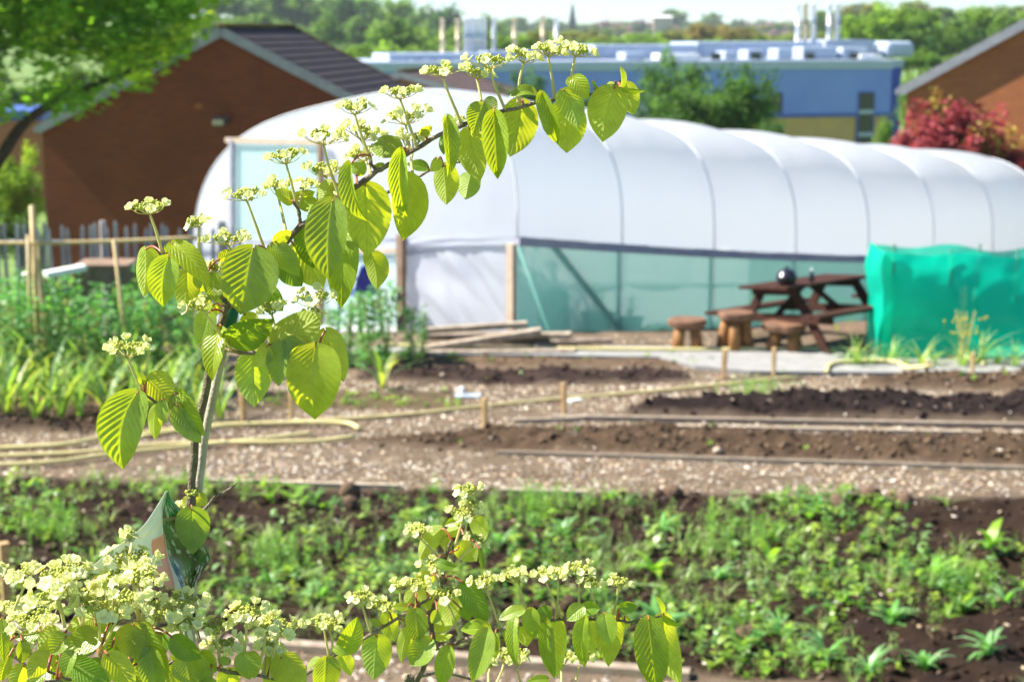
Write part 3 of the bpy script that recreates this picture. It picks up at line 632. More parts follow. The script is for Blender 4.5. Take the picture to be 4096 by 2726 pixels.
def place(protos, i, loc, label=None, group=None, s=1.0):
    global used
    pr = protos[i % len(protos)]
    o = pr if id(pr) not in used else copy_tree(pr)
    used.add(id(pr)); o.location = [float(v) for v in loc]; o.rotation_euler[2] = random.uniform(0, 6.28); o.scale = (s, s, s)
    if label: o['label'] = label
    if group: o['group'] = group
    return o
used = set()
i = 0
for D in (17.3, 18.0, 18.6, 19.2):
    px = -180+random.uniform(0, 60)
    while px < 800:
        b = at(px, 1400, D); place(protos, i, (b[0], b[1]+random.uniform(-.15, .15), 0), s=random.uniform(.95, 1.2)); i += 1
        px += random.uniform(95, 140)
used_n = [leafplant('broad_bean_plant', (0, 0, 0), 'leafy bean plant right of the stem, in front of the tunnel doorway', 'bean plant', 'bean plants in front of the tunnel doorway', (260, (.05, .10), (.03, .055), (.3, 1.4), .75, BC, TB), stem=(4, .7, .07), seed=s) for s in (11, 12)]
for i, (px, D, s) in enumerate([(1395, 18.6, 1.0), (1480, 18.3, 1.15), (1545, 18.8, 1.2), (1640, 18.9, .85), (1450, 19.2, 1.0), (1330, 19.0, .8), (1690, 19.1, .7), (1260, 18.8, .75)]):
    b = at(px, 1450, D); place(used_n, i, (b[0], b[1], 0), s=s)
# onions / leeks on the left
LC = [(.24, .38, .08), (.30, .43, .12), (.17, .31, .12), (.40, .44, .12)]
leeks = [leafplant('leek_plant', (0, 0, 0), 'upright strappy leek in the rows on the left', 'leek', 'leeks in rows in front of the beans', (10, (.35, .62), (.014, .024), (.02, .36), .05, LC, TG), seed=20+s) for s in range(4)]
i = 0
for D in (15.9, 16.4, 16.9, 17.3):
    px = -200+random.uniform(0, 40)
    while px < 880:
        b = at(px, 1500, D); place(leeks, i, (b[0], b[1]+random.uniform(-.08, .08), .0), s=random.uniform(1.1, 1.8)); i += 1
        px += random.uniform(70, 130)
big = leafplant('leek_plant', gp(1530, 1560), 'single tall leek with a broad bent leaf beside the dark soil', 'leek', None, (12, (.45, .75), (.03, .05), (.03, .75), .05, LC, TG), seed=33)
tufts = [leafplant('grass_tuft', (0, 0, 0), 'tall pale grass tuft at the foot of the bright green net', 'grass tuft', 'grass tufts along the green net', (26, (.18, .42), (.008, .018), (.05, .9), .02, [(.34, .46, .16), (.42, .5, .22), (.2, .38, .08)], TG), seed=40+s) for s in range(2)]
for i, (px, s) in enumerate([(3425, 1.25), (3480, .8), (3560, 1.2), (3690, 1.3), (3740, .7), (3850, 1.15), (3920, 1.5), (3990, .8), (4060, 1.1), (3620, .6), (3380, .7)]):
    b = at(px, 1432, 18.55+random.uniform(-.1, .1)); place(tufts, i, (b[0], b[1], .02), s=s)
leafplant('brassica_plant', (at(3860, 1400, D1+.4)[0], D1+.4, 0), 'brassica in yellow flower seen through the green net', 'brassica', None, (40, (.08, .16), (.04, .08), (.2, 1.2), .5, BC, TB), stem=(5, .78, .12), seed=50, flowers=0)
leafplant('brassica_plant', (at(3855, 1400, D1-.25)[0], D1-.25, 0), 'thin bolted brassica with yellow flowers in front of the green net', 'brassica', None, (8, (.04, .08), (.01, .02), (.2, 1.0), .4, BC, TN), stem=(4, .62, .10), seed=51, flowers=34)
# bigger weeds near the bottom right
ros = [leafplant('weed_rosette', (0, 0, 0), 'larger weed with long narrow leaves on the weedy bed', 'weed', 'larger weeds on the front bed', (16, (.12, .22), (.02, .036), (.15, 1.0), .04, [(.2, .42, .12), (.16, .38, .09), (.26, .46, .2)], TN), seed=60+s) for s in range(3)]
for i, (px, py, s) in enumerate([(2630, 2560, 1.2), (3300, 2650, 1.1), (3560, 2500, 1.1), (3700, 2700, .9), (3120, 2560, .9), (3950, 2650, 1.1), (4020, 2450, .8), (3480, 2700, 1), (3280, 2060, 1.2), (2650, 2160, 1.0), (2870, 2350, .9), (2250, 2150, 1.0), (2000, 2200, .9), (3760, 2390, 1), (1750, 2420, .9), (1290, 2400, .8)]):
    place(ros, i, gp(px, py), s=s)
doc = [leafplant('dock_plant', (0, 0, 0), 'weed with broad yellow green leaves standing on the weedy bed', 'weed', 'broad leaved weeds on the front bed', (7, (.14, .26), (.05, .075), (.05, .8), .02, [(.30, .50, .04), (.18, .40, .05)], TB), seed=70+s) for s in range(2)]
for i, (px, py, s) in enumerate([(3080, 2270, .9), (3730, 2330, 1.1), (3950, 2240, 1.1), (2620, 2300, 1.1), (3240, 2100, .8), (2440, 2010, .7), (720, 2080, .7), (430, 2300, .8), (1080, 2020, .8)]):
    place(doc, i, gp(px, py), s=s)
# ---------- canes and pole in the left foreground
def cane(pts, label, r=.012, name='bamboo_cane'):
    P = smoothline([at(*p) for p in pts], 5); c = P.mean(0); V, Fc = tube_np(P, r, 8)
    return tag(obj(name, mesh_np(name, V-c, Fc, M['bamboo'], True), None, c), label, 'cane')
def canev(px, ytop, D, label, r=.014, dx=0):
    t = at(px, ytop, D); P = np.array([(t[0]+dx, t[1], -.05), (t[0]+dx*.5, t[1], t[2]/2), t]); c = P[0]
    V, Fc = tube_np(P, r, 8); return tag(obj('bamboo_cane', mesh_np('bamboo_cane', V-c, Fc, M['bamboo'], True), None, c), label, 'cane')
cane([(-250, 968, 17.6), (120, 972, 17.6), (500, 963, 17.7), (790, 950, 17.8)], 'long horizontal bamboo pole tied across the upright canes', .022)
canev(128, 822, 17.62, 'thick upright cane holding the horizontal pole at the left', .03)
canev(148, 960, 17.7, 'short upright cane just right of the thick one', .02, .05)
canev(112, 940, 17.5, 'thin upright cane just left of the thick one', .018, -.04)
canev(455, 960, 17.2, 'pale slanted cane below the horizontal pole, among the beans', .018, .12)
# ---------- paling fence
fD = 20.2
t = thing('paling_fence', (at(-250, 900, fD)[0], fD, hgt(0, fD)), 'grey chestnut paling fence with pointed pales in front of the brick house', 'fence')
x0 = at(-250, 900, fD)[0]; x1 = at(1010, 900, fD)[0]; xx = x0; zt = at(400, 902, fD)[2]
pm = []
for s in range(4):
    h = zt+random.uniform(-.03, .03); mb = MB(); mb.box(0, 0, h/2-.04, .042, .02, h); n0 = len(mb.v)
    mb.v += [(0, 0, h-.04+.06)]; mb.f += [(1, 3, n0), (3, 7, n0), (7, 5, n0), (5, 1, n0)]; pm.append(mb.mesh('pale', M['paling']))
k = 0
while xx < x1:
    o = obj('pale', pm[k % 4], t, (xx-x0, random.uniform(-.01, .01), random.uniform(-.03, .03))); o.rotation_euler[1] = R(random.uniform(-2.5, 2.5)); xx += .105+random.uniform(-.02, .02); k += 1
for zz in (zt*.88, zt*.45): MB().tube([(0, .015, zz), ((x1-x0)/2, .015, zz-.02), (x1-x0, .015, zz)], .006, 6).build('wire', M['steel'], t)
for xp in (.35, 1.9, 3.3): MB().tube([(xp, .05, -.1), (xp, .05, zt+.05)], .035, 8).build('post', M['paling'], t)
# cold frame / trough with white board
p = at(425, 1052, 19.3); t = thing('garden_trough', (p[0], p[1], 0), 'long dark raised trough behind the beans on the left', 'trough')
zz = p[2]
MB().box(0, 0, zz-.12, .62, .5, .2).build('trough_box', M['dpost'], t, bevel=.01); MB().box(0, 0, zz, .60, .56, .035).build('grey_lid', M['dpost'], t, bevel=.006)
for a in (-1, 1):
    for b in (-1, 1): MB().box(a*.27, b*.2, (zz-.2)/2, .07, .07, zz-.2).build('leg', M['dpost'], t)
a = at(180, 1098, 18.3); b = at(340, 1068, 18.5); c = (a+b)/2
o = MB().bar(a-c, b-c, .18, .06).build('white_board', M['white'], bevel=.01); o.location = c; tag(o, 'white painted board propped above the bean row at the left', 'board')
for q in (a, b): 
    s_ = MB().box(0, 0, q[2]/2-.03, .05, .05, q[2]-.05).build('board_prop', M['dpost'], o); s_.location = (q[0]-c[0], q[1]-c[1], -c[2])
# plank pile beside the tunnel
pl = [((1700, 1322), (2110, 1296), 19.75, 27, 'top plank of the pile, lying against the tunnel corner'),
 ((1680, 1396), (2165, 1322), 19.45, 26, 'long twisted plank leaning across the pile'),
 ((1990, 1344), (2285, 1338), 19.7, 22, 'short plank right of the twisted plank'),
 ((1760, 1400), (2130, 1388), 19.5, 22, 'lowest dark plank at the left of the pile'),
 ((2232, 1366), (2452, 1362), 19.5, 20, 'pale plank end sticking out at the right of the pile'),
 ((2140, 1398), (2410, 1396), 19.35, 20, 'thin plank lying on the ground in front of the pile'),
 ((1700, 1345), (2050, 1340), 19.9, 24, 'wide weathered plank in the middle of the pile'),
 ((1600, 1409), (2300, 1404), 19.25, 16, 'long yellowish plank lying on the ground along the pile'),
 ((2140, 1372), (2300, 1376), 19.6, 20, 'stubby offcut under the short plank'),
 ((1900, 1370), (2200, 1362), 19.65, 18, 'brown plank hidden under the twisted plank')]
for (a, b, D, th, lab) in pl:
    a = at(*a, D); b = at(*b, D+random.uniform(-.15, .25)); a[2] = max(a[2], .05); b[2] = max(b[2], .05); c = (a+b)/2
    o = MB().bar(a-c, b-c, random.uniform(.13, .20), th*19.5/F*.85).build('plank', M['plank'], bevel=.004); o.location = c; tag(o, lab, 'plank', 'planks piled by the tunnel')
for (px, D, h) in ((1800, 19.75, .10), (2080, 19.8, .14), (2050, 19.6, .05)):
    c = at(px, 1390, D); o = MB().box(0, 0, 0, .1, .3, h).build('wood_block', M['dpost'], bevel=.005); o.location = (c[0], c[1], h/2+.01); tag(o, 'dark block of wood propping up the plank pile', 'wood block', 'blocks under the plank pile')
# ================= polytunnel
Ta, Tb, Tdz, TW, Tdc, Tr, Tn, Ts2 = 1.35754, 1.45216, .27652, 6.4448, 1.1326, 2.0746, 3.02, .00831
R0 = at(2067, 945, 21.0); sdir = np.array([Ta, Tb, 0]); sdir /= np.linalg.norm(sdir); cdir = np.array([-sdir[1], sdir[0], 0])
def railp(k): return R0+k*np.array([Ta, Tb, -Tdz+Ts2*k])
def archp(k, t, bul=0.0):
    u = (1-np.sign(np.cos(t))*np.abs(np.cos(t))**(2/Tn))/2; v = np.abs(np.sin(t))**(2/Tn)
    return railp(k)[None]+u[:, None]*(TW*cdir+np.array([0, 0, -Tdc]))[None]+np.outer(v*(Tr+bul), [0, 0, 1])-np.outer(bul*np.cos(t)*.8, cdir)
base = railp(0).copy(); base[2] = float(hgt(base[0], base[1]))
tun = thing('polytunnel', base, 'long white polythene polytunnel with pale green netting along its lower side', 'polytunnel')
def tb(mb, name, mt, smooth=False, bevel=0, parent=None):
    mb.v = [(v[0]-base[0], v[1]-base[1], v[2]-base[2]) for v in mb.v]; return mb.build(name, M[mt], parent or tun, smooth, bevel)
tt = np.linspace(0, np.pi, 49); tt = tt+.0; KL = 7.0
# denser sampling where the arch turns
rows = []; ks = np.linspace(0, KL, int(KL*14)+1)
for k in ks:
    fr = k-math.floor(k+1e-9); b = .085*math.sin(math.pi*fr)**.75 if fr > 1e-6 else 0
    rows.append(archp(k, tt, b)+np.outer(.03*fbm(tt*2.2+9, np.full_like(tt, k*2.3), 3)+.022*fbm(tt*1.5, np.full_like(tt, k*9), 2)*np.abs(np.cos(tt))**2, [-cdir[0]*.5, -cdir[1]*.5, 1]))
V = np.concatenate(rows); m = len(tt); i = np.arange((len(ks)-1)*(m-1)); r = i//(m-1); c = i % (m-1); a = r*m+c
obj('film_cover', mesh_np('film_cover', V-base, np.stack([a, a+1, a+m+1, a+m], -1), M['film'], True), tun)
for k in range(0, 8):
    P = archp(k, tt, .012); mb = MB(); mb.tube(P, .011, 6); tb(mb, 'hoop', 'steel', True)
def wallstrip(pA, pB, mt, name, n=40, drop=None, off=0):
    """vertical sheet from the line pA..pB down into the ground"""
    V = []; m2 = 8
    for j in range(m2+1):
        for q in range(n+1):
            u = q/n; p = pA+(pB-pA)*u; zb = float(hgt(p[0], p[1]))-.12; z = p[2]+(zb-p[2])*j/m2
            V.append(p[0:2].tolist()+[z])
    V = np.array(V); V += np.outer(.02*fbm(V[:, 0]*2+V[:, 1], V[:, 2]*1.5, 3)*np.sin(np.pi*np.clip((np.repeat(np.arange(m2+1), n+1))/m2, 0, 1)), cdir)
    i = np.arange(n*m2); r = i//n; c = i % n; a = r*(n+1)+c
    return obj(name, mesh_np(name, V-base, np.stack([a, a+1, a+n+2, a+n+1], -1), M[mt], True), tun)
for k in range(7): wallstrip(railp(k), railp(k+1), 'nets', 'side_net', 10)
lf = lambda k: railp(k)+TW*cdir+np.array([0, 0, -Tdc])
wallstrip(lf(0), lf(7), 'film', 'rear_skirt')
for k in range(7):
    mb = MB(); mb.bar(railp(k)-cdir*.02+np.array([0, 0, -.055]), railp(k+1)-cdir*.02+np.array([0, 0, -.055]), .05, .11); tb(mb, 'rail_board', 'rail', bevel=0)
for k in (1, 2, 3, 4, 5, 6):
    p = railp(k)+cdir*.05; q = p.copy(); q[2] = float(hgt(p[0], p[1]))-.1; mb = MB(); mb.tube([q, (p+q)/2, p], .03, 8); tb(mb, 'side_post', 'steel', True)
p = railp(.32)+cdir*.08; q = railp(1.06)+cdir*.08; q[2] = float(hgt(q[0], q[1])); mb = MB(); mb.bar(p, q, .06, .06); tb(mb, 'diagonal_brace', 'dpost')
# gable
G0 = R0-sdir*.0
def g2(px, py, e=0.0): return onplane(px, py, G0-sdir*e, sdir)
A0 = archp(0, tt); nb = 22; V = []
for t_i in range(m):
    top = A0[t_i]; u = np.dot(A0[t_i]-R0, cdir)/TW; bot = R0+u*(TW*cdir+np.array([0, 0, -Tdc])); bot[2] -= .05
    for j in range(nb+1):
        p = bot+(top-bot)*(j/nb); w_ = math.sin(math.pi*j/nb)*math.sin(math.pi*min(max(u, 0), 1))
        o_ = .035*w_*float(fbm(np.array((u*TW*1.6+j*.10)), np.array(j*.06), 3)); V.append(p-sdir*o_)
i = np.arange((m-1)*nb); r = i//nb; c = i % nb; a = r*(nb+1)+c
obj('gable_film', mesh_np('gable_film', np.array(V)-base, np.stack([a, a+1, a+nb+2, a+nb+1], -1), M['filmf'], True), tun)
A7 = archp(7, tt); mb = MB(); bot = [lf(7), railp(7)]
z7 = float(hgt(railp(7)[0], railp(7)[1]))-.1
mb.v = [tuple(p) for p in A7]+[(lf(7)[0], lf(7)[1], z7), (railp(7)[0], railp(7)[1], z7)]; mb.f = [tuple(range(len(mb.v)))]; tb(mb, 'rear_gable', 'film')
def gpanel(pts, e, mt, name, wr=.0, n=16, f=2.5, diag=0):
    (a, b, c_, d) = [g2(x, y, e) for x, y in pts]; V = []
    for j in range(n+1):
        for q in range(n+1):
            u = q/n; v = j/n; p = (a*(1-u)+b*u)*(1-v)+(d*(1-u)+c_*u)*v
            o_ = wr*math.sin(math.pi*u)*math.sin(math.pi*v)*(float(fbm(np.array(u*f*3+v*diag), np.array(v*1.2), 3))*1.6); V.append(p-sdir*o_)
    i = np.arange(n*n); r = i//n; c = i % n; a2 = r*(n+1)+c
    return obj(name, mesh_np(name, np.array(V)-base, np.stack([a2, a2+n+1, a2+n+2, a2+1], -1), M[mt], True), tun)
def gbar(x0, y0, x1, y1, w, e, mt, name):
    mb = MB(); mb.bar(g2(x0, y0, e), g2(x1, y1, e), w, w*.7, tuple(sdir)); return tb(mb, name, mt, bevel=0)
gpanel([(936, 574), (1273, 580), (1273, 952), (936, 958)], .05, 'netp', 'door_net', .02)
gpanel([(1290, 1016), (1592, 1012), (1592, 1300), (1290, 1300)], .05, 'netp', 'lower_door_net', .02)
gpanel([(936, 1020), (1275, 1016), (1275, 1300), (936, 1290)], .05, 'netp', 'lower_door_net', .02)
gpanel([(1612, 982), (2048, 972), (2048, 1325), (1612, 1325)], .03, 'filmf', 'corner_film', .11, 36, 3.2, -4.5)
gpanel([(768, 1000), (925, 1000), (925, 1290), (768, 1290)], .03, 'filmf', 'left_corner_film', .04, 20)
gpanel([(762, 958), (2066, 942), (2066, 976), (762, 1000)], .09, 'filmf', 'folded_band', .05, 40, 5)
gbar(905, 560, 1285, 570, .07, .09, 'tpost', 'door_header')
gbar(927, 556, 927, 1290, .075, .10, 'rail', 'door_post'); gbar(1282, 562, 1282, 1300, .075, .10, 'dpost', 'door_post')
gbar(1605, 938, 1606, 1325, .11, .12, 'dpost', 'door_post'); gbar(936, 1004, 1600, 1004, .055, .11, 'tpost', 'door_rail')
gbar(2046, 975, 2046, 1322, .11, .12, 'tpost', 'corner_post')
# things standing inside, behind the netting
def inside(px, pyb, e): 
    p = onplane(px, pyb, R0+cdir*e, cdir); p[2] = float(hgt(p[0], p[1])); return p
p = inside(2215, 1300, .5); t = thing('water_barrel', p, 'dark blue barrel standing inside the tunnel corner behind the netting', 'barrel')
MB().lathe([(0, 0), (.19, 0), (.20, .03), (.20, .14), (.212, .17), (.20, .2), (.20, .42), (.212, .45), (.20, .48), (.19, .58), (.15, .60), (0, .60)], 24).build('barrel_body', M['teal'], t, True)
MB().lathe([(0, .595), (.05, .595), (.05, .63), (0, .635)], 14).build('bung', M['black'], t, True)
for (px, e, s, lab) in ((2390, .45, 1.0, 'dark tub on the ground inside the tunnel below the diagonal brace'), (2520, .7, .8, 'smaller dark tub inside the tunnel right of the brace')):
    p = inside(px, 1330, e); t = thing('plant_tub', p, lab, 'tub')
    MB().lathe([(0, 0), (.17*s, 0), (.22*s, .24*s), (.245*s, .25*s), (.245*s, .28*s), (.22*s, .28*s), (.2*s, .24*s), (0, .22*s)], 24).build('tub_body', M['teal'], t, True)
    leafp = leafplant('tub_plant', p+np.array([0, 0, .2*s]), 'leafy plant growing inside the tunnel behind the netting', 'plant', 'plants inside the tunnel', (70, (.06, .12), (.03, .06), (.2, 1.3), .4*s, BC, TB), seed=int(px))
# blue plastic chair in front of the gable
p = g2(1440, 1330, .55); p[2] = float(hgt(p[0], p[1]))
t = thing('plastic_chair', p, 'blue plastic garden chair seen behind the hanging leaves by the tunnel door', 'chair', None, R(-42))
zs = at(1400, 1168, p[1])[2]-p[2]; h = zs
for sx in (-1, 1):
    for sy in (-1, 1): MB().bar((sx*.21, sy*.2, 0), (sx*.17, sy*.17, h), .05, .04).build('leg', M['bluep'], t)
mb = MB(); mb.box(-.02, 0, h, .46, .44, .035); mb.build('seat', M['bluep'], t, bevel=.012)
V = []
for j in range(9):
    for q in range(9):
        u = q/8-.5; v = j/8; V.append((.20+.08*v-.25*u*u, u*.44*(1-.25*v*v), h+.02+.36*v))
V = np.array(V); i = np.arange(64); r = i//8; c = i % 8; a = r*9+c
bk = obj('backrest', mesh_np('backrest', V, np.stack([a, a+1, a+10, a+9], -1), M['bluep'], True), t); sm = bk.modifiers.new('s', 'SOLIDIFY'); sm.thickness = .02
for sy in (-1, 1): MB().bar((-.2, sy*.23, h+.2), (.2, sy*.22, h+.22), .04, .03).build('armrest', M['bluep'], t, bevel=.006); MB().bar((-.19, sy*.22, h), (-.19, sy*.23, h+.2), .03, .03).build('arm_support', M['bluep'], t)
# ================= buildings
def gable_house(name, apex, gdir, half, length, eavez, basez, label, wallmt, roofmt, ncourse=16, overhang=.22, verge='verge'):
    g = np.array([*gdir, 0.]); g /= np.linalg.norm(g); r = np.array([-g[1], g[0], 0]); az = apex[2]
    org = np.array([apex[0], apex[1], basez]); t = thing(name, org, label, 'house')
    def P(u, v, z): return tuple(np.array([0, 0, z-basez])+g*u+r*v)
    mb = MB(); v = []
    for vv in (0, length):
        for (u, z) in ((-half, basez), (half, basez), (half, eavez), (0, az), (-half, eavez)): v.append(P(u, vv, z))
    mb.v = v; mb.f = [(0, 1, 2, 3, 4), (9, 8, 7, 6, 5), (0, 5, 6, 1), (1, 6, 7, 2), (4, 3, 8, 9), (3, 2, 7, 8), (4, 9, 5, 0)][:7]; mb.build('wall', M[wallmt], t)
    sl = (az-eavez)/half; mb = MB(); up = .10
    for s in (-1, 1):
        for c in range(ncourse):
            u0 = (half+overhang)*(c/ncourse); u1 = (half+overhang)*((c+1)/ncourse)+.03
            z0 = az-sl*u0+up+.0; z1 = az-sl*u1+up+.035
            q = [P(s*u0, -overhang, z0), P(s*u1, -overhang, z1), P(s*u1, length+overhang, z1), P(s*u0, length+overhang, z0)]
            w_ = [(a, b, cc-.045) for a, b, cc in q]; o_ = len(mb.v); mb.v += q+w_
            mb.f += [tuple(o_+k for k in f) for f in ((0, 1, 2, 3), (7, 6, 5, 4), (0, 4, 5, 1), (1, 5, 6, 2), (2, 6, 7, 3), (3, 7, 4, 0))]
    ro = mb.build('roof', M[roofmt], t)
    mb = MB(); mb.bar(P(0, -overhang, az+up+.05), P(0, length+overhang, az+up+.05), .22, .09); mb.build('ridge_tiles', M['moss'], t, bevel=.03)
    for s in (-1, 1):
        mb = MB(); mb.bar(P(s*(half+overhang), -overhang-.012, az-sl*(half+overhang)+.0), P(0, -overhang-.012, az+.0), .035, .20); mb.build('verge_board', M[verge], t)
        mb = MB(); mb.bar(P(s*(half+overhang), length+overhang, az-sl*(half+overhang)+.11), P(0, length+overhang, az+.13), .12, .06); mb.build('moss_edge', M['moss'], t)
        mb = MB(); mb.bar(P(s*(half+overhang+.05), -overhang, eavez-sl*overhang), P(s*(half+overhang+.05), length+overhang, eavez-sl*overhang), .1, .1); mb.build('gutter', M['verge'], t)
    return t, P
ap = at(889, 128, 40.0)
hs, P = gable_house('brick_house', ap, (.992, -.129), 4.34, 6.2, at(150, 512, 40.5)[2], -4.2, 'red brown brick house with a dark tiled roof, its gable facing the garden', 'brick', 'roof', 16, .08)
def hloc(px, py, e=.0): # point on the gable
    g = np.array([.992, -.129, 0]); n = np.array([.129, .992, 0]); return onplane(px, py, ap-n*e, n)-np.array([ap[0], ap[1], -4.2])
q = hloc(885, 484, .12); mb = MB(); mb.box(0, 0, 0, .34, .20, .17); o = mb.build('wall_light', M['black'], hs, bevel=.02); o.location = q
mb = MB(); mb.box(-.06, -.10, -.04, .24, .05, .11); mb.build('lamp_glass', M['lamp'], o, bevel=.01)
q = hloc(795, 425, .02); o = MB().box(0, 0, 0, .16, .03, .11).build('air_brick', M['brickr'], hs); o.location = q
vp = at(815, 150, 42.5); o = MB().lathe([(0, 0), (.07, 0), (.07, .95), (.1, .96), (.1, 1.1), (0, 1.12)], 14).build('vent_pipe', M['greyclad'], hs, True); o.location = vp-np.array([ap[0], ap[1], -4.2])-np.array([0, 0, .45])
ap2 = at(1610, 300, 58.0)
gable_house('outbuilding', ap2+np.array([0, 0, 0]), (.97, -.24), 2.8, 5, at(2000, 398, 57)[2], -5, 'low brown roofed building behind the brick house and the tunnel', 'brickr', 'roofb', 12)
ap3 = at(4480, -110, 38.0)
h3, P3 = gable_house('brick_building', ap3, (.93, -.37), 4.38, 9, at(3592, 352, 39.75)[2], -4.5, 'orange brick building with a sloping roof edge at the right', 'brickr', 'roofb', 18, .14, 'verge')
# soffit rafters board of the right building
# ---- blue building
FL = at(1290, 300, 103.0); FR = at(3566, 300, 113.0); fd = (FR-FL); fd[2] = 0; Lb = np.linalg.norm(fd); fd /= Lb; fn = np.array([-fd[1], fd[0], 0])
bb = thing('blue_building', (FL[0], FL[1], -7.2), 'long flat roofed blue clad building with an ochre brick base and roof plant', 'building')
def BP(u, v, z): return np.array([0, 0, z+7.2])+fd*u+fn*v
def bbox(u0, u1, v0, v1, z0, z1, name, mt, bevel=0, parent=None):
    V = [BP(u, v, z) for u in (u0, u1) for v in (v0, v1) for z in (z0, z1)]
    mb = MB(); mb.add(V, [(0, 1, 3, 2), (4, 6, 7, 5), (0, 4, 5, 1), (2, 3, 7, 6), (0, 2, 6, 4), (1, 5, 7, 3)]); return mb.build(name, M[mt], parent or bb, bevel=bevel)
def ub(px, py, v=0.0): # u coordinate and z where the pixel meets the front plane pushed back by v
    p = onplane(px, py, FL+fn*v, fn); return np.dot(p-FL, fd), p[2]
zb1, zb2 = ub(3000, 278)[1], ub(3000, 465)[1]
bbox(0, Lb, 0, 14, zb2, zb1, 'blue_wall', 'bluewall'); bbox(.1, Lb-.1, .12, 14, -7.2, zb2-.12, 'brick_base', 'bricky'); bbox(-.05, Lb+.05, -.06, 14.1, zb2-.12, zb2+.1, 'trim_band', 'bluetrim')
bbox(-.1, Lb+.1, -.12, 14.2, zb1, zb1+.5, 'parapet', 'greyclad'); bbox(.3, Lb-.3, .5, 13.6, zb1+.5, zb1+.56, 'flat_roof', 'pgrey')
u, z = ub(3655, 290); bbox(Lb+.02, Lb+2.3, 3, 14, -7.2, zb1, 'shaded_blue_wing', 'blueshade'); bbox(Lb+.11, Lb+2.4, 2.9, 14.05, zb1+.003, zb1+.5, 'wing_parapet', 'greyclad')  # set-back block stands for the side face, its shade put into the blue
def window(px0, py0, px1, py1, bars=()):
    u0, z0 = ub(px0, py1); u1, z1 = ub(px1, py0)
    f = bbox(u0, u1, -.05, .3, z0, z1, 'window', 'bluetrim'); bbox(u0+.1, u1-.1, -.07, .1, z0+.1, z1-.1, 'pane', 'glassd', parent=f)
    for y in bars:
        zz = ub(px0, y)[1]; bbox(u0+.08, u1-.08, -.10, .05, zz-.12, zz+.12, 'transom', 'greyclad', parent=f)
window(3062, 372, 3132, 455); window(3424, 366, 3500, 600, (448, 538)); window(2700, 372, 2780, 455); window(2100, 372, 2180, 455); window(1800, 372, 1880, 455)
window(3062, 500, 3132, 560); window(3250, 640, 3330, 700)
def roofbox(px0, py0, px1, py1, v, dv, name, mt, bevel=0):
    u0, z0 = ub(px0, py1, v); u1, z1 = ub(px1, py0, v); return bbox(u0, u1, v, v+dv, max(z0, zb1+.56), z1, name, mt, bevel)
roofbox(2790, 168, 3330, 228, 6.5, 5, 'louvred_plant_screen', 'pale'); roofbox(3300, 160, 3500, 232, 6, 4, 'louvred_plant_screen', 'pgrey')
roofbox(2380, 180, 2790, 240, 6, 4.5, 'louvred_plant_screen', 'pale'); roofbox(1556, 214, 1950, 300, 3, 5, 'louvred_plant_screen', 'pale'); roofbox(1950, 205, 2380, 262, 5, 5, 'louvred_plant_screen', 'pgrey')
for (x0, y0, x1, y1, v) in ((3110, 195, 3170, 246, 2.2), (2900, 205, 2950, 244, 2.0), (3210, 188, 3350, 246, 2.6), (3370, 190, 3470, 240, 2.4), (3440, 218, 3530, 246, 1.6), (2640, 215, 2800, 248, 2), (2500, 210, 2580, 250, 2.2), (2990, 200, 3060, 246, 2.4)):
    roofbox(x0, y0, x1, y1, v, 1.6, 'air_handling_unit', 'pale' if (x0//10) % 4 else 'white', .08)
roofbox(3546, 166, 3664, 232, 5.5, 2.5, 'rounded_cooling_unit', 'pale', .35)
for x in (1640, 1700, 1760, 1830): roofbox(x, 232, x+26, 300, 2.8, .3, 'louvre_panel', 'greyclad')
for x in (2850, 3010, 3225, 3405): roofbox(x, 212, x+34, 246, 1.9, .25, 'dark_grille', 'glassd')
for (z_, mt, yt, yb) in [(290, 'fluet', 74, 222), (355, 'fluet', 76, 222), (389, 'fluew', 72, 222), (408, 'fluew', 70, 225), (425, 'fluew', 70, 225), (447, 'fluew', 68, 225), (468, 'fluew', 70, 225), (510, 'fluew', 68, 222), (597, 'fluet', 74, 215), (718, 'fluet', 60, 212), (776, 'fluew', 66, 212),
                          (1808, 'fluew', 16, 172), (1840, 'fluet', 12, 172), (1876, 'fluew', 14, 172), (1943, 'fluew', 14, 172), (1978, 'fluew', 12, 172)]:
    px = 1500+.9338*z_; v = 8.0
    u0, z0 = ub(px, yb+22, v); u1, z1 = ub(px, yt, v); c = BP(u0, v, z0); mb = MB(); h = z1-z0; rr = .135 if z_ < 1000 else .165
    mb.lathe([(0, 0), (rr*1.35, 0), (rr*1.35, .12), (rr, .13), (rr, h*.5), (rr*1.1, h*.5), (rr*1.1, h*.5+.1), (rr, h*.5+.1), (rr, h-.1), (rr*1.12, h-.1), (rr*1.12, h), (rr*.8, h), (rr*.8, h-.3), (0, h-.3)], 14)
    o = mb.build('flue', M[mt], bb, True); o.location = c
# low building far left
FLs = at(-300, 440, 92); 
b2 = thing('low_building', (FLs[0], FLs[1], -7), 'low brick building with a blue band glimpsed through the tree at the far left', 'building')
for (y0, y1, mt, nm, e) in ((446, 482, 'bluetrim', 'blue_band', 0), (482, 640, 'brickr', 'brick_wall', .1)):
    z1 = at(0, y0, 92)[2]; z0 = at(0, y1, 92)[2]; w_ = at(150, 0, 92)[0]-FLs[0]
    if mt == 'brickr': z0 = -7
    mb = MB(); mb.box(w_/2, 4+e/2, (z0+z1)/2+7, w_-e, 8-e, z1-z0-.004); mb.build(nm, M[mt], b2)
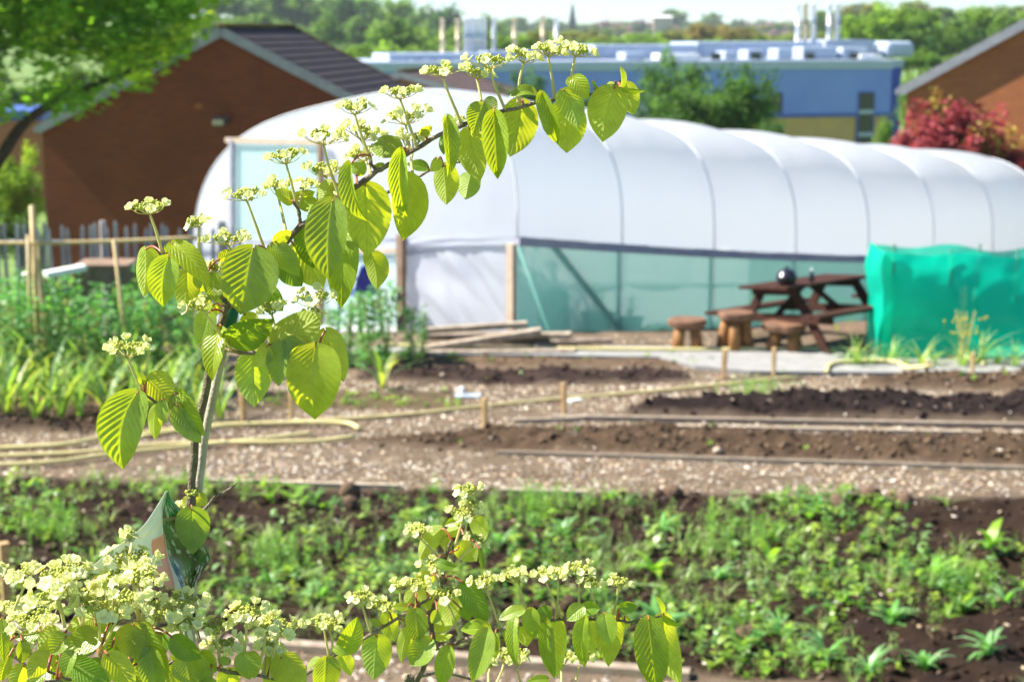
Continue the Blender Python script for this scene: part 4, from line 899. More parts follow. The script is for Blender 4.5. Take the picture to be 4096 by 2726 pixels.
# far houses
def far_house(px, py, D, wpx, hpx, label, wall='housew', roof='houser', rz=0):
    p = at(px, py, D); g = hgt(p[0], p[1]); w_ = wpx/F*D*.8; h = hpx/F*D*.7; zb = float(g)
    t = thing('distant_house', (p[0], p[1], zb), label, 'house', 'houses on the far hill', rz); H = p[2]-zb
    e = H-h*.5
    MB().box(0, 0, e/2-1, w_, w_*.6, e+2).build('wall', M[wall], t)
    mb = MB(); o_ = .4; mb.v = [(-w_/2-o_, -w_*.3-o_, e+.003), (w_/2+o_, -w_*.3-o_, e+.003), (w_/2+o_, w_*.3+o_, e+.003), (-w_/2-o_, w_*.3+o_, e+.003), (-w_/2, 0, H), (w_/2, 0, H)]
    mb.f = [(0, 1, 5, 4), (2, 3, 4, 5), (1, 2, 5), (3, 0, 4), (3, 2, 1, 0)]; ro = mb.build('roof', M[roof], t)
    MB().box(w_*.25, 0, H+.3, w_*.08, w_*.08, 2.2).build('chimney', M[wall], ro)
hp = [(2420, 78, 900, 46, 30), (2470, 84, 920, 44, 30), (2380, 86, 930, 40, 26), (2560, 74, 960, 50, 34), (2610, 82, 940, 42, 30), (2520, 94, 900, 46, 30), (2700, 98, 880, 44, 28), (2980, 84, 1000, 50, 34), (3030, 92, 980, 44, 30), (3080, 80, 1000, 52, 36), (3130, 90, 990, 44, 34), (3180, 84, 1010, 50, 36), (2935, 98, 950, 44, 28), (3100, 112, 930, 46, 30), (3150, 118, 920, 40, 26), (2450, 104, 880, 40, 26), (3250, 92, 1000, 44, 34), (3010, 118, 930, 40, 26), (2660, 66, 1000, 40, 26)]
for i, (a, b, c, d, e) in enumerate(hp): far_house(a, b+7, c, d, e, 'small red brick house with a dark red roof on the far hill', rz=random.uniform(-.5, .5))
far_house(2650, 62, 860, 92, 24, 'wide white building standing out among the houses on the far hill', 'tpost', 'fluew')
# ================= trees
def crown_mesh(seed, ncl, nlf, leaf, cols, flat=1.0, rag=.30, shell=.55, topy=0):
    r_ = np.random.default_rng(seed)
    d = r_.normal(size=(ncl, 3)); d /= np.linalg.norm(d, axis=1)[:, None]; rad = (shell+(1-shell)*r_.random(ncl))*(.78+.1*r_.normal(size=ncl))
    c = d*rad[:, None]; c[:, 2] *= flat; cr = r_.uniform(.6, 1.3, ncl)*rag
    idx = r_.integers(0, ncl, nlf); e = r_.normal(size=(nlf, 3)); e /= np.linalg.norm(e, axis=1)[:, None]
    P = c[idx]+e*(cr[idx]*r_.random(nlf)**.45)[:, None]
    cl = np.array(cols); cc = cl[r_.integers(0, len(cl), ncl)]*r_.uniform(.72, 1.25, (ncl, 1)); C = cc[idx]*r_.uniform(.8, 1.2, (nlf, 1))
    tv = np.array([(-.5, -.28, 0), (.1, -.5, .08), (.6, 0, -.05), (.05, .5, .08), (-.5, .25, 0)]); tf = [(0, 1, 2, 3, 4)]
    az = r_.uniform(0, 6.28, nlf); Mx = rotz(az) @ rotx(r_.normal(0, .9, nlf))
    return scatter(tv, tf, P, Mx, leaf*r_.uniform(.6, 1.4, nlf), C)
KC = {'mid': [(.12, .22, .035), (.17, .29, .045), (.09, .18, .035)], 'dark': [(.055, .13, .03), (.07, .16, .035), (.045, .10, .03)], 'light': [(.20, .33, .04), (.25, .38, .05), (.16, .28, .04)],
      'olive': [(.22, .25, .05), (.27, .26, .07), (.18, .23, .05)], 'brown': [(.24, .19, .06), (.28, .22, .08), (.2, .19, .05)], 'bluish': [(.07, .14, .07), (.09, .17, .08)]}
TM = {}
def tmesh(kind, v):
    k = (kind, v)
    if k not in TM:
        V, Fc, C = crown_mesh(hash(kind) % 1 + 100+v*7+len(kind)*31, 46, 2600, .105, KC[kind], .9)
        TM[k] = mesh_np('crown', V, Fc, M['tl'], False, C)
    return TM[k]
mb = MB(); mb.tube([(0, 0, -.2), (.01, 0, .3), (0, .01, .75), (0, 0, 1.0)], [.07, .055, .04, .015], 8)
for a in range(5):
    an = a*1.3; mb.tube([(0, 0, .45+a*.07), (.2*math.cos(an), .2*math.sin(an), .65+a*.06), (.36*math.cos(an), .36*math.sin(an), .85+a*.05)], [.03, .02, .008], 6)
TRK = mb.mesh('trunk', M['trunk'], True)
LAB = {'mid': 'mid green bushy tree', 'dark': 'dark green dense tree', 'light': 'bright yellow green tree', 'olive': 'olive green rounded bush', 'brown': 'brownish green rounded bush', 'bluish': 'bluish green distant tree'}
def tree(px, ytop, D, wpx, kind, hpx=None, where='on the far hillside', name='tree', label=None, group=None, v=None, cat='tree'):
    p = at(px, ytop, D); g = float(hgt(p[0], p[1])); H = p[2]-g
    rw = wpx/F*D/2; rh = min((hpx/F*D/2) if hpx else rw*1.0, H*.62)
    t = thing(name, (p[0], p[1], g), label or (LAB[kind]+' '+where), cat, group or ('trees '+where))
    c = obj('crown', tmesh(kind, v if v is not None else random.randint(0, 2)), t); c.location = (0, 0, H-rh*.95); c.scale = (rw, rw, rh); c.rotation_euler = (0, 0, random.uniform(0, 6.28))
    k = obj('trunk', TRK, t); k.scale = (rw*.8, rw*.8, H-rh*.8)
    return t
iy = lambda x, pts: float(np.interp(x, *zip(*pts)))
x = 640
while x < 2020:
    tree(x+random.uniform(-20, 20), iy(x, [(600, -90), (1000, -80), (1330, -50), (1420, -50), (1700, 0), (1800, 25), (1900, 48), (2050, 90)])+random.uniform(-14, 18), 430+random.uniform(-30, 30), random.uniform(150, 210), random.choice(['mid', 'mid', 'light', 'dark']), 190, 'in the wood at the back left'); x += 82
x = 840
while x < 1950:
    tree(x+random.uniform(-25, 25), iy(x, [(800, 30), (1000, 50), (1500, 70), (1950, 105)])+random.uniform(-25, 25), 320+random.uniform(-25, 25), random.uniform(150, 220), random.choice(['mid', 'dark', 'light', 'mid']), 170, 'in the wood at the back left'); x += 95
x = 900
while x < 2000:
    tree(x, iy(x, [(900, 130), (1300, 150), (2000, 170)])+random.uniform(-20, 15), 240, 190, random.choice(['dark', 'mid', 'dark', 'light']), 140, 'in the wood at the back left'); x += 105
for (px, y, w_, k) in [(1510, 150, 260, 'light'), (1640, 178, 160, 'light'), (1420, 215, 160, 'light'), (1960, 120, 190, 'light'), (2080, 135, 180, 'light'), (1870, 140, 150, 'mid'), (1280, 220, 160, 'mid'), (1350, 190, 120, 'mid'), (2150, 115, 120, 'olive')]:
    tree(px, y, 175, w_, k, w_*.7, 'behind the roof and chimneys')
tree(1585, 60, 210, 250, 'mid', 190, 'behind the roof and chimneys', label='large pale green tree left of the white chimneys')
x = 1950
while x < 3420:
    tree(x, iy(x, [(1950, 70), (2200, 82), (2350, 92), (2500, 84), (2700, 88), (2900, 80), (3200, 84), (3420, 78)])+random.uniform(-8, 10), 1120+random.uniform(-60, 60), random.uniform(70, 120), random.choice(['mid', 'bluish', 'bluish', 'olive']), 60, 'along the far skyline'); x += 48
tree(2700, 26, 1000, 125, 'mid', 100, 'along the far skyline', label='big domed tree breaking the far skyline'); tree(2850, 42, 1000, 110, 'mid', 80, 'along the far skyline', label='second domed tree on the far skyline')
tree(2060, 58, 900, 120, 'mid', 90, 'along the far skyline'); tree(2190, 62, 900, 110, 'mid', 90, 'along the far skyline')
x = 2380
while x < 3300:
    tree(x, 98+random.uniform(-10, 10), 860+random.uniform(-20, 20), random.uniform(50, 80), random.choice(['mid', 'bluish', 'olive']), 40, 'between the houses on the far hill'); x += random.uniform(42, 74)
# conifer
p = at(2290, 16, 900); g = float(hgt(p[0], p[1])); H = p[2]-g; t = thing('conifer', (p[0], p[1], g), 'tall dark conifer standing up on the skyline', 'conifer')
r_ = np.random.default_rng(5); n = 2200; hh = r_.random(n)**1.2; rr = (1-hh)*.5*(.4+.6*r_.random(n)); an = r_.uniform(0, 6.28, n)
V, Fc, C = scatter([(-.5, -.3, 0), (.6, 0, -.3), (-.3, .5, 0)], [(0, 1, 2)], np.stack([rr*np.cos(an)*8.5, rr*np.sin(an)*8.5, 1.5+hh*(H-1.5)], -1), rotz(an), np.full(n, 1.0), np.array([(.02, .06, .04)])*r_.uniform(.7, 1.4, (n, 1)))
obj('crown', mesh_np('crown', V, Fc, M['tl'], False, C), t); MB().tube([(0, 0, -1), (0, 0, H*.95)], [.4, .05], 8).build('trunk', M['trunk'], t)
x = 2060
while x < 3350:
    k = 'brown' if 2700 < x < 2980 else random.choice(['olive', 'light', 'olive', 'mid'])
    tree(x, iy(x, [(2060, 120), (2300, 118), (2550, 128), (2750, 100), (2850, 82), (2960, 98), (3060, 128), (3350, 120)])+random.uniform(-7, 10), 300+random.uniform(-20, 20), random.uniform(130, 190), k, 110, 'on the bank behind the blue building', name='bush', cat='bush'); x += 62
x = 2100
while x < 3350:
    tree(x, 148+random.uniform(-8, 10), 230, random.uniform(130, 170), random.choice(['olive', 'light', 'mid']), 90, 'on the bank behind the blue building', name='bush', cat='bush'); x += 95
for (px, y, w_, k) in [(3560, -4, 260, 'light'), (3440, 50, 180, 'light'), (3690, 22, 220, 'mid'), (3820, 70, 190, 'mid'), (3920, 22, 190, 'light'), (4040, 36, 190, 'mid'), (4150, 20, 200, 'light'), (3640, 90, 200, 'mid'), (3760, 120, 200, 'dark'), (3900, 110, 200, 'dark'), (3500, 120, 170, 'light'), (4050, 120, 180, 'dark'), (3380, 90, 120, 'olive')]:
    tree(px, y, 175+random.uniform(-10, 10), w_, k, w_*.8, 'behind the right end of the blue building')
for (px, y, w_, k) in [(3690, 190, 150, 'mid'), (3780, 215, 150, 'mid'), (3860, 200, 140, 'light'), (3600, 232, 100, 'mid')]:
    tree(px, y, 125, w_, k, w_*.7, 'beside the right end of the blue building', name='bush', cat='bush')
x = 3300
while x < 4400: tree(x, 10+random.uniform(-15, 25), 420, 170, random.choice(['mid', 'olive', 'light']), 110, 'far behind the right hand trees'); x += 90
for (px, y, w_, k) in [(-60, 250, 260, 'light'), (120, 330, 220, 'mid'), (300, 240, 240, 'mid'), (520, 180, 240, 'dark'), (700, 120, 240, 'mid'), (-200, 380, 200, 'mid'), (420, 330, 200, 'mid')]:
    tree(px, y, 130, w_, k, w_*.8, 'behind the brick house at the far left')
# nearer custom trees
def bigtree(name, px, ytop, D, wpx, hpx, label, cols, seed, n=9000, leaf=.045, ncl=90, mt='tl', rag=.22, cat='tree', shell=.3, trunk=True):
    p = at(px, ytop, D); g = float(hgt(p[0], p[1])); H = p[2]-g; rw = wpx/F*D/2; rh = hpx/F*D/2
    V, Fc, C = crown_mesh(seed, ncl, n, leaf, cols, .95, rag, shell); t = thing(name, (p[0], p[1], g), label, cat)
    c = obj('crown', mesh_np('crown', V, Fc, M[mt], False, C), t); c.location = (0, 0, H-rh); c.scale = (rw, rw, rh)
    if trunk:
        k = obj('trunk', TRK, t); k.scale = (rw*.7, rw*.7, H-rh*.6)
    return t
KC['dark'] = [(.075, .16, .035), (.10, .20, .04), (.055, .12, .03)]
bigtree('tree', 2680, 158, 62, 400, 560, 'tall dark green tree in front of the blue building, right of the branch tip', KC['dark']+[(.10, .2, .04)], 201, 8000, .05)
bigtree('tree', 2960, 205, 60, 420, 460, 'wide dark green tree standing right of the tall one before the blue wall', KC['dark']+[(.08, .18, .03)], 202, 8000, .05)
bigtree('tree', 2810, 290, 59, 480, 400, 'dark green tree low between the two taller dark trees', KC['dark'], 203, 7000, .05)
bigtree('bush', 3095, 430, 57, 170, 240, 'small dark bush below the window of the blue building', KC['dark'], 204, 3500, .06, cat='bush')
bigtree('tree', 2110, 245, 60, 260, 320, 'dark green tree behind the flower stalks, left of the blue wall', KC['dark']+[(.08, .2, .03)], 205, 6000, .05)
bigtree('tree', 2340, 330, 59, 240, 260, 'low green tree behind the leaves near the branch', KC['dark']+[(.09, .2, .03)], 206, 5000, .05)
bigtree('bush', 3545, 436, 75, 120, 220, 'slim green bush in front of the ochre wall beside the window strip', KC['mid'], 207, 3500, .06, cat='bush')
bigtree('bush', 40, 520, 46, 300, 520, 'yellow green bush behind the fence at the far left', KC['light']+[(.3, .4, .04)], 208, 9000, .05, cat='bush')
bigtree('bush', -120, 700, 44, 380, 460, 'darker bush behind the fence at the far left', KC['dark'], 209, 6000, .06, cat='bush')
bigtree('bush', 110, 800, 45, 220, 400, 'dark green shrub low beside the brick house corner', KC['dark'], 210, 6000, .06, cat='bush')
bigtree('bush', 3640, 250, 95, 130, 300, 'rounded green bush low behind the eave of the orange brick building', KC['mid'], 212, 4000, .06)
bigtree('bush', 3715, 190, 88, 110, 420, 'narrow green tree in the gap between the blue building and the orange brick one', KC['mid'], 211, 4500, .06)
RC = [(.25, .03, .04), (.36, .07, .075), (.16, .02, .03), (.44, .15, .15), (.22, .035, .04)]
bigtree('red_shrub', 3835, 308, 34.5, 600, 660, 'red leaved shrub in front of the orange brick building', RC+[(.35, .28, .05)], 220, 10000, .055, 110, 'redl', .2, 'shrub', .35)
bigtree('red_shrub', 4080, 540, 34.0, 520, 480, 'darker red shrub at the right edge above the tunnel end', [(.20, .03, .03), (.28, .05, .05), (.14, .1, .03), (.10, .14, .03)], 221, 8000, .06, 90, 'redl', .22, 'shrub', .35)
bigtree('red_shrub', 3670, 440, 35, 290, 400, 'smaller red shrub at the corner of the orange brick building', RC, 222, 6000, .07, 70, 'redl', .24, 'shrub', .35)
# overhanging tree top left
tD = 33.0; gx_ = at(-420, 1300, tD)[0]; t = thing('overhanging_tree', (gx_, tD, float(hgt(gx_, tD))), 'large leafy tree overhanging the brick house roof with a dark arching stem', 'tree'); org = np.array([gx_, tD, float(hgt(gx_, tD))])
def stem(pts, r0, r1, nm='limb'):
    P = smoothline([at(*q)-org for q in pts], 6); V, Fc = tube_np(P, np.linspace(r0, r1, len(P)), 8); return obj(nm, mesh_np(nm, V, Fc, M['trunk'], True), t)
P0 = (-420, 1420, tD)
stem([P0, (-200, 960, tD), (0, 634, tD), (95, 497, tD), (190, 427, tD), (320, 363, tD+.1), (510, 290, tD+.3), (640, 240, tD+.4)], .15, .03)
stem([P0, (-380, 800, tD+.3), (-330, 200, tD+.4), (-200, -300, tD+.4)], .24, .09, 'trunk')
stem([(-370, 500, tD+.3), (-200, 330, tD+.2), (0, 200, tD), (250, 120, tD), (480, 60, tD+.2)], .05, .012); stem([(-340, 300, tD+.3), (-150, 100, tD+.6), (100, -50, tD+.8), (400, -120, tD+1)], .05, .012); stem([(190, 427, tD), (330, 300, tD-.3), (480, 180, tD-.4)], .02, .006); stem([(0, 200, tD), (150, 260, tD-.5), (330, 260, tD-.8)], .02, .006)
lowb = [(-500, 640), (0, 470), (110, 500), (250, 470), (420, 400), (560, 330), (700, 235), (800, 140), (850, -60)]
r_ = np.random.default_rng(77); cen = []; 
holes = [(75, 290, 60), (275, 290, 36), (390, 295, 26), (20, 345, 30), (100, 420, 34)]
while len(cen) < 800:
    px = r_.uniform(-480, 860); py = r_.uniform(-380, 560)
    if py > iy(px, lowb)-38: continue
    if py > iy(px, lowb)-130 and r_.random() < .25: continue
    if any(math.hypot(px-a, py-b) < c+48 for a, b, c in holes): continue
    cen.append(at(px, py, r_.uniform(31, 36))-org)
cen = np.array(cen); ncl = len(cen); nl = 38000; idx = r_.integers(0, ncl, nl); e = r_.normal(size=(nl, 3)); e /= np.linalg.norm(e, axis=1)[:, None]
P = cen[idx]+e*(.46*r_.random(nl)**.5)[:, None]*np.array([1.25, 1.25, .75]); cl = np.array([(.14, .30, .025), (.22, .40, .03), (.11, .25, .025), (.34, .48, .04)]); cc = cl[r_.integers(0, 4, ncl)]*r_.uniform(.75, 1.25, (ncl, 1))
V, Fc, C = scatter([(-.5, -.05, 0), (-.1, -.32, .06), (.55, 0, -.08), (-.1, .32, .06)], [(0, 1, 2, 3)], P, rotz(r_.uniform(0, 6.28, nl)) @ rotx(r_.normal(0, .7, nl)), r_.uniform(.13, .22, nl), cc[idx]*r_.uniform(.8, 1.25, (nl, 1)))
obj('crown', mesh_np('crown', V, Fc, M['tl2'], False, C), t)
# ================= flowering viburnum
ZN = {'1': (0, 0, .6376), '2': (1024, 0, .6376), '5': (380, 900, .6377), 'A': (1000, 100, .5102), 'B': (1800, 100, .5102), 'C': (0, 1800, .5904), 'D': (1000, 1850, .5587), 'E': (1900, 2050, .4310), 'S': (0, 0, 1.0)}
def zz_(c, x, y): a, b, s = ZN[c]; return a+s*x, b+s*y
def zpt(s, x=None, y=None): return zz_(s, x, y)
NU, NW = 64, 22
def leaf_mesh(base, tip, w_, roll, back, arch, fold, curl, seed, nv=8):
    base = np.array(base); tip = np.array(tip); a = tip-base; L = np.linalg.norm(a); a /= L
    mid = (base+tip)/2; v = np.array([0, 0, CZ])-mid; n0 = v-a*np.dot(v, a); n0 /= np.linalg.norm(n0)
    if back: n0 = -n0
    s0 = np.cross(a, n0); n = n0*math.cos(roll)+s0*math.sin(roll); s = np.cross(a, n)
    r_ = np.random.default_rng(seed)
    u = np.linspace(0, 1, NU+1)[:, None]; q = np.linspace(-1, 1, NW*2+1)[None, :]
    shp = np.interp(u, [0, .012, .04, .09, .16, .26, .37, .5, .62, .73, .82, .90, .955, 1], [.04, .26, .50, .71, .87, .97, 1, .96, .86, .71, .53, .31, .13, 0])
    asym = 1+.05*np.sign(q)*r_.normal()
    tooth = 1-.045*((np.arange(NU+1)[:, None] % 2))*(np.abs(q) > .99)
    hw = w_/2*shp*asym*tooth
    wob = .03*np.sin(u*5+r_.uniform(0, 6))*L*r_.uniform(.3, 1)
    aq = np.abs(q)
    # centre line arches above the straight line, the tip may curl back
    cz = arch*L*4*u*(1-u)*(1.25-.5*u); cu = u*L-.10*curl*L*np.clip(u-.72, 0, 1)**2*12*.3
    cz = cz-curl*L*np.clip(u-.72, 0, 1)**1.6*1.2
    ph = nv*(u-aq**1.1*(.50-.27*u))*.98+.3
    ridge = np.abs(np.sin(np.pi*ph)); env = np.clip(aq*4, 0, 1)*(1-aq**6)*np.clip(u*8, 0, 1)*np.clip((1-u)*6, 0, 1)
    h = cz+wob*0-fold*hw*aq**1.25 + r_.uniform(.014, .026)*L*(ridge**.75-.5)*env+.05*hw*np.sin(u*9+q*2+r_.uniform(0, 6))*aq**2
    h = h-np.exp(-(aq/.06)**2)*.010*L
    lat = q*hw*math.sqrt(max(1-fold*fold*.6, .3)); long = cu+.10*hw*aq*0-0.05*L*aq**2*np.clip(1-u*3, 0, 1)*1.4
    V = base+long[..., None]*a+(lat+wob*q*0)[..., None]*s+h[..., None]*n
    bend = r_.normal()*.04; V = V+((4*u*(1-u)*bend*L)*np.ones_like(q))[..., None]*s
    m = NW*2+1; i = np.arange(NU*(m-1)); r = i//(m-1); c = i % (m-1); k = r*m+c
    col = np.zeros((NU+1, m, 3)); col[..., 0] = np.clip((aq-.93)*10, 0, 1)*r_.uniform(.1, .8); vein = np.clip(1-ridge*2.6, 0, 1)*env; vein = np.maximum(vein, np.exp(-(aq/.06)**2)*np.ones_like(u)); col[..., 1] = vein
    return V.reshape(-1, 3), np.stack([k, k+1, k+m+1, k+m], -1), col.reshape(-1, 3)
def pt3(z, x, y, D): px, py = zz_(z, x, y); return at(px, py, D)
class Shrub:
    def __init__(s, name, loc, label):
        s.t = thing(name, loc, label, 'shrub'); s.o = np.array(loc, float); s.B = []; s.n = 0; s.fs = 1.0
    def branch(s, pts, r0, r1, mt='bark', name='branch', k=8):
        P3 = [pt3(*p) for p in pts]; P = smoothline(P3, k)
        P = P+.0006*np.stack([np.sin(np.arange(len(P))*.7), np.cos(np.arange(len(P))*.53), np.sin(np.arange(len(P))*.41+1)], -1)
        rr = np.linspace(r0, r1, len(P))*(1+.22*np.exp(-((np.arange(len(P))%19-9)/1.4)**2)+.04*np.sin(np.arange(len(P))*.9)); V, Fc = tube_np(P, rr, 10)
        obj(name, mesh_np(name, V-s.o, Fc, M[mt], True), s.t); s.B.append(P)
    def near(s, p, px=None):
        best = None
        for P in s.B:
            d = np.linalg.norm((P-p)*np.array([1, .35, 1]), axis=1); i = int(d.argmin())
            if best is None or d[i] < best[0]: best = (d[i], P[i])
        return best
    def leaf(s, z, bx, by, tx, ty, w_, kind='U', roll=0, dz=None, pitch=None, arch=None, fold=None, curl=0.0, mt=None, z2=None, pet=True):
        s.n += 1; r_ = random.Random(s.n*13+int(bx))
        p0 = zz_(z, bx, by); p1 = zz_(z2 or z, tx, ty)
        D0 = s.near(at(p0[0], p0[1], s.o[1]))[1][1]
        wm = w_*ZN[z][2]/F
        if dz is None: dz = (-.022 if kind[0] == 'U' else .018)+r_.uniform(-.012, .012)
        D = D0+dz; base = at(*p0, D); Lpx = math.hypot(p1[0]-p0[0], p1[1]-p0[1])/F*D
        if pitch is None: pitch = r_.uniform(-.32, .12)
        tip = at(*p1, D+math.tan(pitch)*Lpx)
        back = kind[0] == 'B'
        if arch is None: arch = r_.uniform(.03, .09)
        if fold is None: fold = -r_.uniform(.10, .42)
        else: fold = -fold*1.3
        if curl > .3: fold = -.75
        rl = R(roll if roll else r_.uniform(-22, 22))
        wid = 1.14*wm*D/max(math.cos(rl), .35)
        V, Fc, C = leaf_mesh(base, tip, wid, rl, back, arch, fold, curl, s.n, 9 if Lpx > .03 else 7)
        m_ = mt or {'U': 'leaf', 'B': 'leafy', 'UD': 'leafd', 'BD': 'leafd', 'BG': 'leaf', 'UY': 'leafy'}[kind]
        o = obj('leaf', mesh_np('leaf', V-base, Fc, M[m_], True, C), s.t, base-s.o)
        if pet:
            d, q = s.near(base); vec = q-base; L = np.linalg.norm(vec)
            if L > .004:
                if L > .035: q = base+vec/L*.028+np.array([0, 0, -.004]) if L > .06 else q
                up = np.array([0, 0, .16*min(L, .03)]); P = smoothline([base+(tip-base)*.01, base*.65+q*.35+up, base*.3+q*.7+up*.8, q], 4)
                V2, F2 = tube_np(P, np.linspace(.0012, .0015, len(P)), 6); obj('petiole', mesh_np('petiole', V2-base, F2, M['petiole'], True), o)
        return o
    def head(s, zc, cx, cy, w_, hub=None, base=None, nf=6, dz=0.0, tilt=None, flat=.34, open_=None, sc=1.0, stalk=True):
        """flower head: corymb of buds on rays with florets round the rim"""
        s.n += 1; r_ = np.random.default_rng(1000+s.n)
        c0 = zz_(zc, cx, cy); hb = zz_(*hub) if hub else (c0[0], c0[1]+w_*ZN[zc][2]*.2)
        bs = zz_(*base) if base else None
        D = s.near(at(bs[0] if bs else hb[0], bs[1] if bs else hb[1]+60, s.o[1]))[1][1]+dz
        H = at(*hb, D); c = at(*c0, D); wd = w_*ZN[zc][2]/F*D; Rr = wd/2*.86
        ax = c-H; ax = ax/np.linalg.norm(ax)*.6+np.array([0, -.12, .55]); 
        if tilt is not None: ax = ax+np.array([tilt, 0, 0])
        ax /= np.linalg.norm(ax); e1 = np.cross(ax, [0, 1, 0]); e1 /= np.linalg.norm(e1); e2 = np.cross(ax, e1)
        hh = max(np.dot(c-H, ax)*.85, wd*.15)
        V = []; Fc = []; o_ = 0
        def addt(P, rad, n=5):
            nonlocal o_
            a, b = tube_np(P, rad, n); V.append(a); Fc.extend([tuple(i+o_ for i in f) for f in b]); o_ += len(a)
        bp = []; nray = 7
        for k in range(nray):
            an = k*6.283/nray+r_.uniform(-.25, .25); rr = Rr*.44*r_.uniform(.75, 1.15); e = e1*math.cos(an)+e2*math.sin(an)
            q = H+e*rr+ax*(hh*.72); addt([H, H+e*rr*.55+ax*hh*.3, q], [.0009, .0007, .0006])
            for j in range(5):
                a2 = an+r_.uniform(-1.1, 1.1); e_ = e1*math.cos(a2)+e2*math.sin(a2); q2 = q+e_*Rr*.21*r_.uniform(.3, 1)+ax*(hh*.25+r_.uniform(0, .002)); addt([q, q2], [.0006, .0004], 4)
                for b in range(3): bp.append(q2+r_.normal(0, .0016, 3)+ax*.001)
        for j in range(16): 
            a2 = r_.uniform(0, 6.28); e_ = e1*math.cos(a2)+e2*math.sin(a2); bp.append(H+e_*Rr*.35*r_.random()+ax*(hh*(1.0+.12*r_.random())))
        bp = np.array(bp); nb = len(bp); bv, bf, _ = scatter(ICO1[0], ICO1[1], bp, rotz(np.zeros(nb)), r_.uniform(.0012, .0021, nb)*sc)
        hd = obj('flower_head', mesh_np('flower_head', np.concatenate(V)-H, Fc, M['stalk'], True), s.t, H-s.o)
        obj('bud_cluster', mesh_np('bud_cluster', bv-H, bf, M['bud'], True), hd)
        if stalk:
            if bs is not None:
                B = at(*bs, D-dz*.7); d, q = s.near(B); L = np.linalg.norm(q-B)
                B = B if L > .03 else q
            else: B = H-np.array([0, 0, .04])
            md = (H+B)/2+np.array([r_.normal()*.0015, 0, 0]); P = smoothline([H, H*.7+B*.3+(md-(H+B)/2), md, B], 4)
            Vs, Fs = tube_np(P, np.linspace(.00135, .0020, len(P))*sc, 8); obj('stalk', mesh_np('stalk', Vs-H, Fs, M['stalk'], True), hd)
        for k in range(nf):
            an = (k+.5)*6.283/nf+r_.uniform(-.35, .35); e = e1*math.cos(an)+e2*math.sin(an); q = H+e*Rr*r_.uniform(.86, 1.06)+ax*hh*r_.uniform(.75, 1.35)
            P = smoothline([H+e*Rr*.1+ax*hh*.1, H+e*Rr*.6+ax*hh*.45, q-ax*.001], 3); V3, F3 = tube_np(P, .0005, 4)
            typ = int([0, 1, 1, 2, 0, 1, 3][r_.integers(0, 7)]) if open_ is None else open_
            fl = obj('floret', FLO[typ], hd, q-H); z_ = Vector(tuple(ax*.8+e*.7)); fl.rotation_euler = z_.to_track_quat('Z', 'Y').to_euler(); f_ = r_.uniform(.85, 1.2)*sc*s.fs; fl.scale = (f_, f_, f_)
            ms = obj('floret_stalk', mesh_np('floret_stalk', V3-H, F3, M['stalk'], True), hd)
def floret(kind):
    """kind 0 nearly closed ... 3 open; petals about 7 mm"""
    V = []; Fc = []; o_ = 0; npet = 4 if kind == 0 else 5
    for k in range(npet):
        a0 = k*6.283/npet; op = [.35, .75, 1.05, 1.35][kind]; Lp = [.0078, .0080, .0082, .0085][kind]; W = .0074 if kind < 3 else .0080
        if k % 2 and kind == 1: op *= .7
        for j in range(7):
            t = j/6; th = op*(t**.8)*(1.0 if kind else 1.6-1.6*t*.5); r = Lp*(math.sin(op)*t*.9+.05*math.sin(t*3)) if kind else .0036*math.sin(math.pi*min(t*.62+.05, 1))
            z = Lp*(math.cos(op)*t+.30*t*(1-t)) if kind else Lp*t
            for i in range(7):
                q = i/6*2-1; hw = W/2*math.sin(math.pi*min(.10+t*.80, 1))**.7*(1 if t < .99 else .75)
                rr = r-abs(q)**2*.0009*(1 if kind > 1 else -1.2); x, y = rr, q*hw; zc = z-(abs(q)**2*.0007)*t
                V.append((x*math.cos(a0)-y*math.sin(a0), x*math.sin(a0)+y*math.cos(a0), zc))
        for j in range(6):
            for i in range(6): a = o_+j*7+i; Fc.append((a, a+1, a+8, a+7))
        o_ += 49
    return mesh_np('floret', np.array(V), Fc, M['petal'], True)
FLO = [floret(k) for k in range(4)]
GZ = 2.1
# ---------- main plant
D_ = 2.0
S1 = Shrub('viburnum_shrub', (at(720, 2500, 2.0)[0]-.01, 2.0, GZ), 'tall leaning viburnum tied to the stake, its long flowering branch arching to the upper right')
S1.branch([('C', 1236, 3300, 2.0), ('C', 1238, 1500, 2.0), ('C', 1262, 950, 2.0), ('C', 1282, 500, 2.0), ('C', 1300, 250, 2.0), ('C', 1318, 0, 2.0), ('5', 640, 1300, 2.0), ('5', 690, 1050, 2.0), ('5', 745, 790, 2.0), ('5', 800, 590, 2.0), ('5', 850, 460, 2.0), ('5', 960, 310, 2.01), ('5', 1090, 170, 2.01), ('5', 1200, 100, 2.0), ('A', 390, 1580, 2.0)], .0052, .0037, 'barkg', 'stem')
S1.branch([('A', 390, 1580, 2.0), ('A', 560, 1500, 2.0), ('A', 700, 1390, 2.0), ('A', 800, 1290, 2.0), ('A', 980, 1160, 2.0), ('A', 1040, 1120, 2.0), ('A', 1190, 1040, 2.0), ('A', 1330, 950, 2.0), ('A', 1520, 850, 2.0), ('A', 1680, 780, 2.0), ('B', 110, 780, 2.0), ('B', 360, 690, 2.0), ('B', 450, 670, 2.0), ('B', 610, 628, 2.0), ('B', 740, 600, 2.0), ('B', 880, 568, 2.0), ('B', 1090, 545, 2.0), ('B', 1210, 515, 2.0), ('B', 1310, 480, 1.995)], .0034, .0015, 'bark')
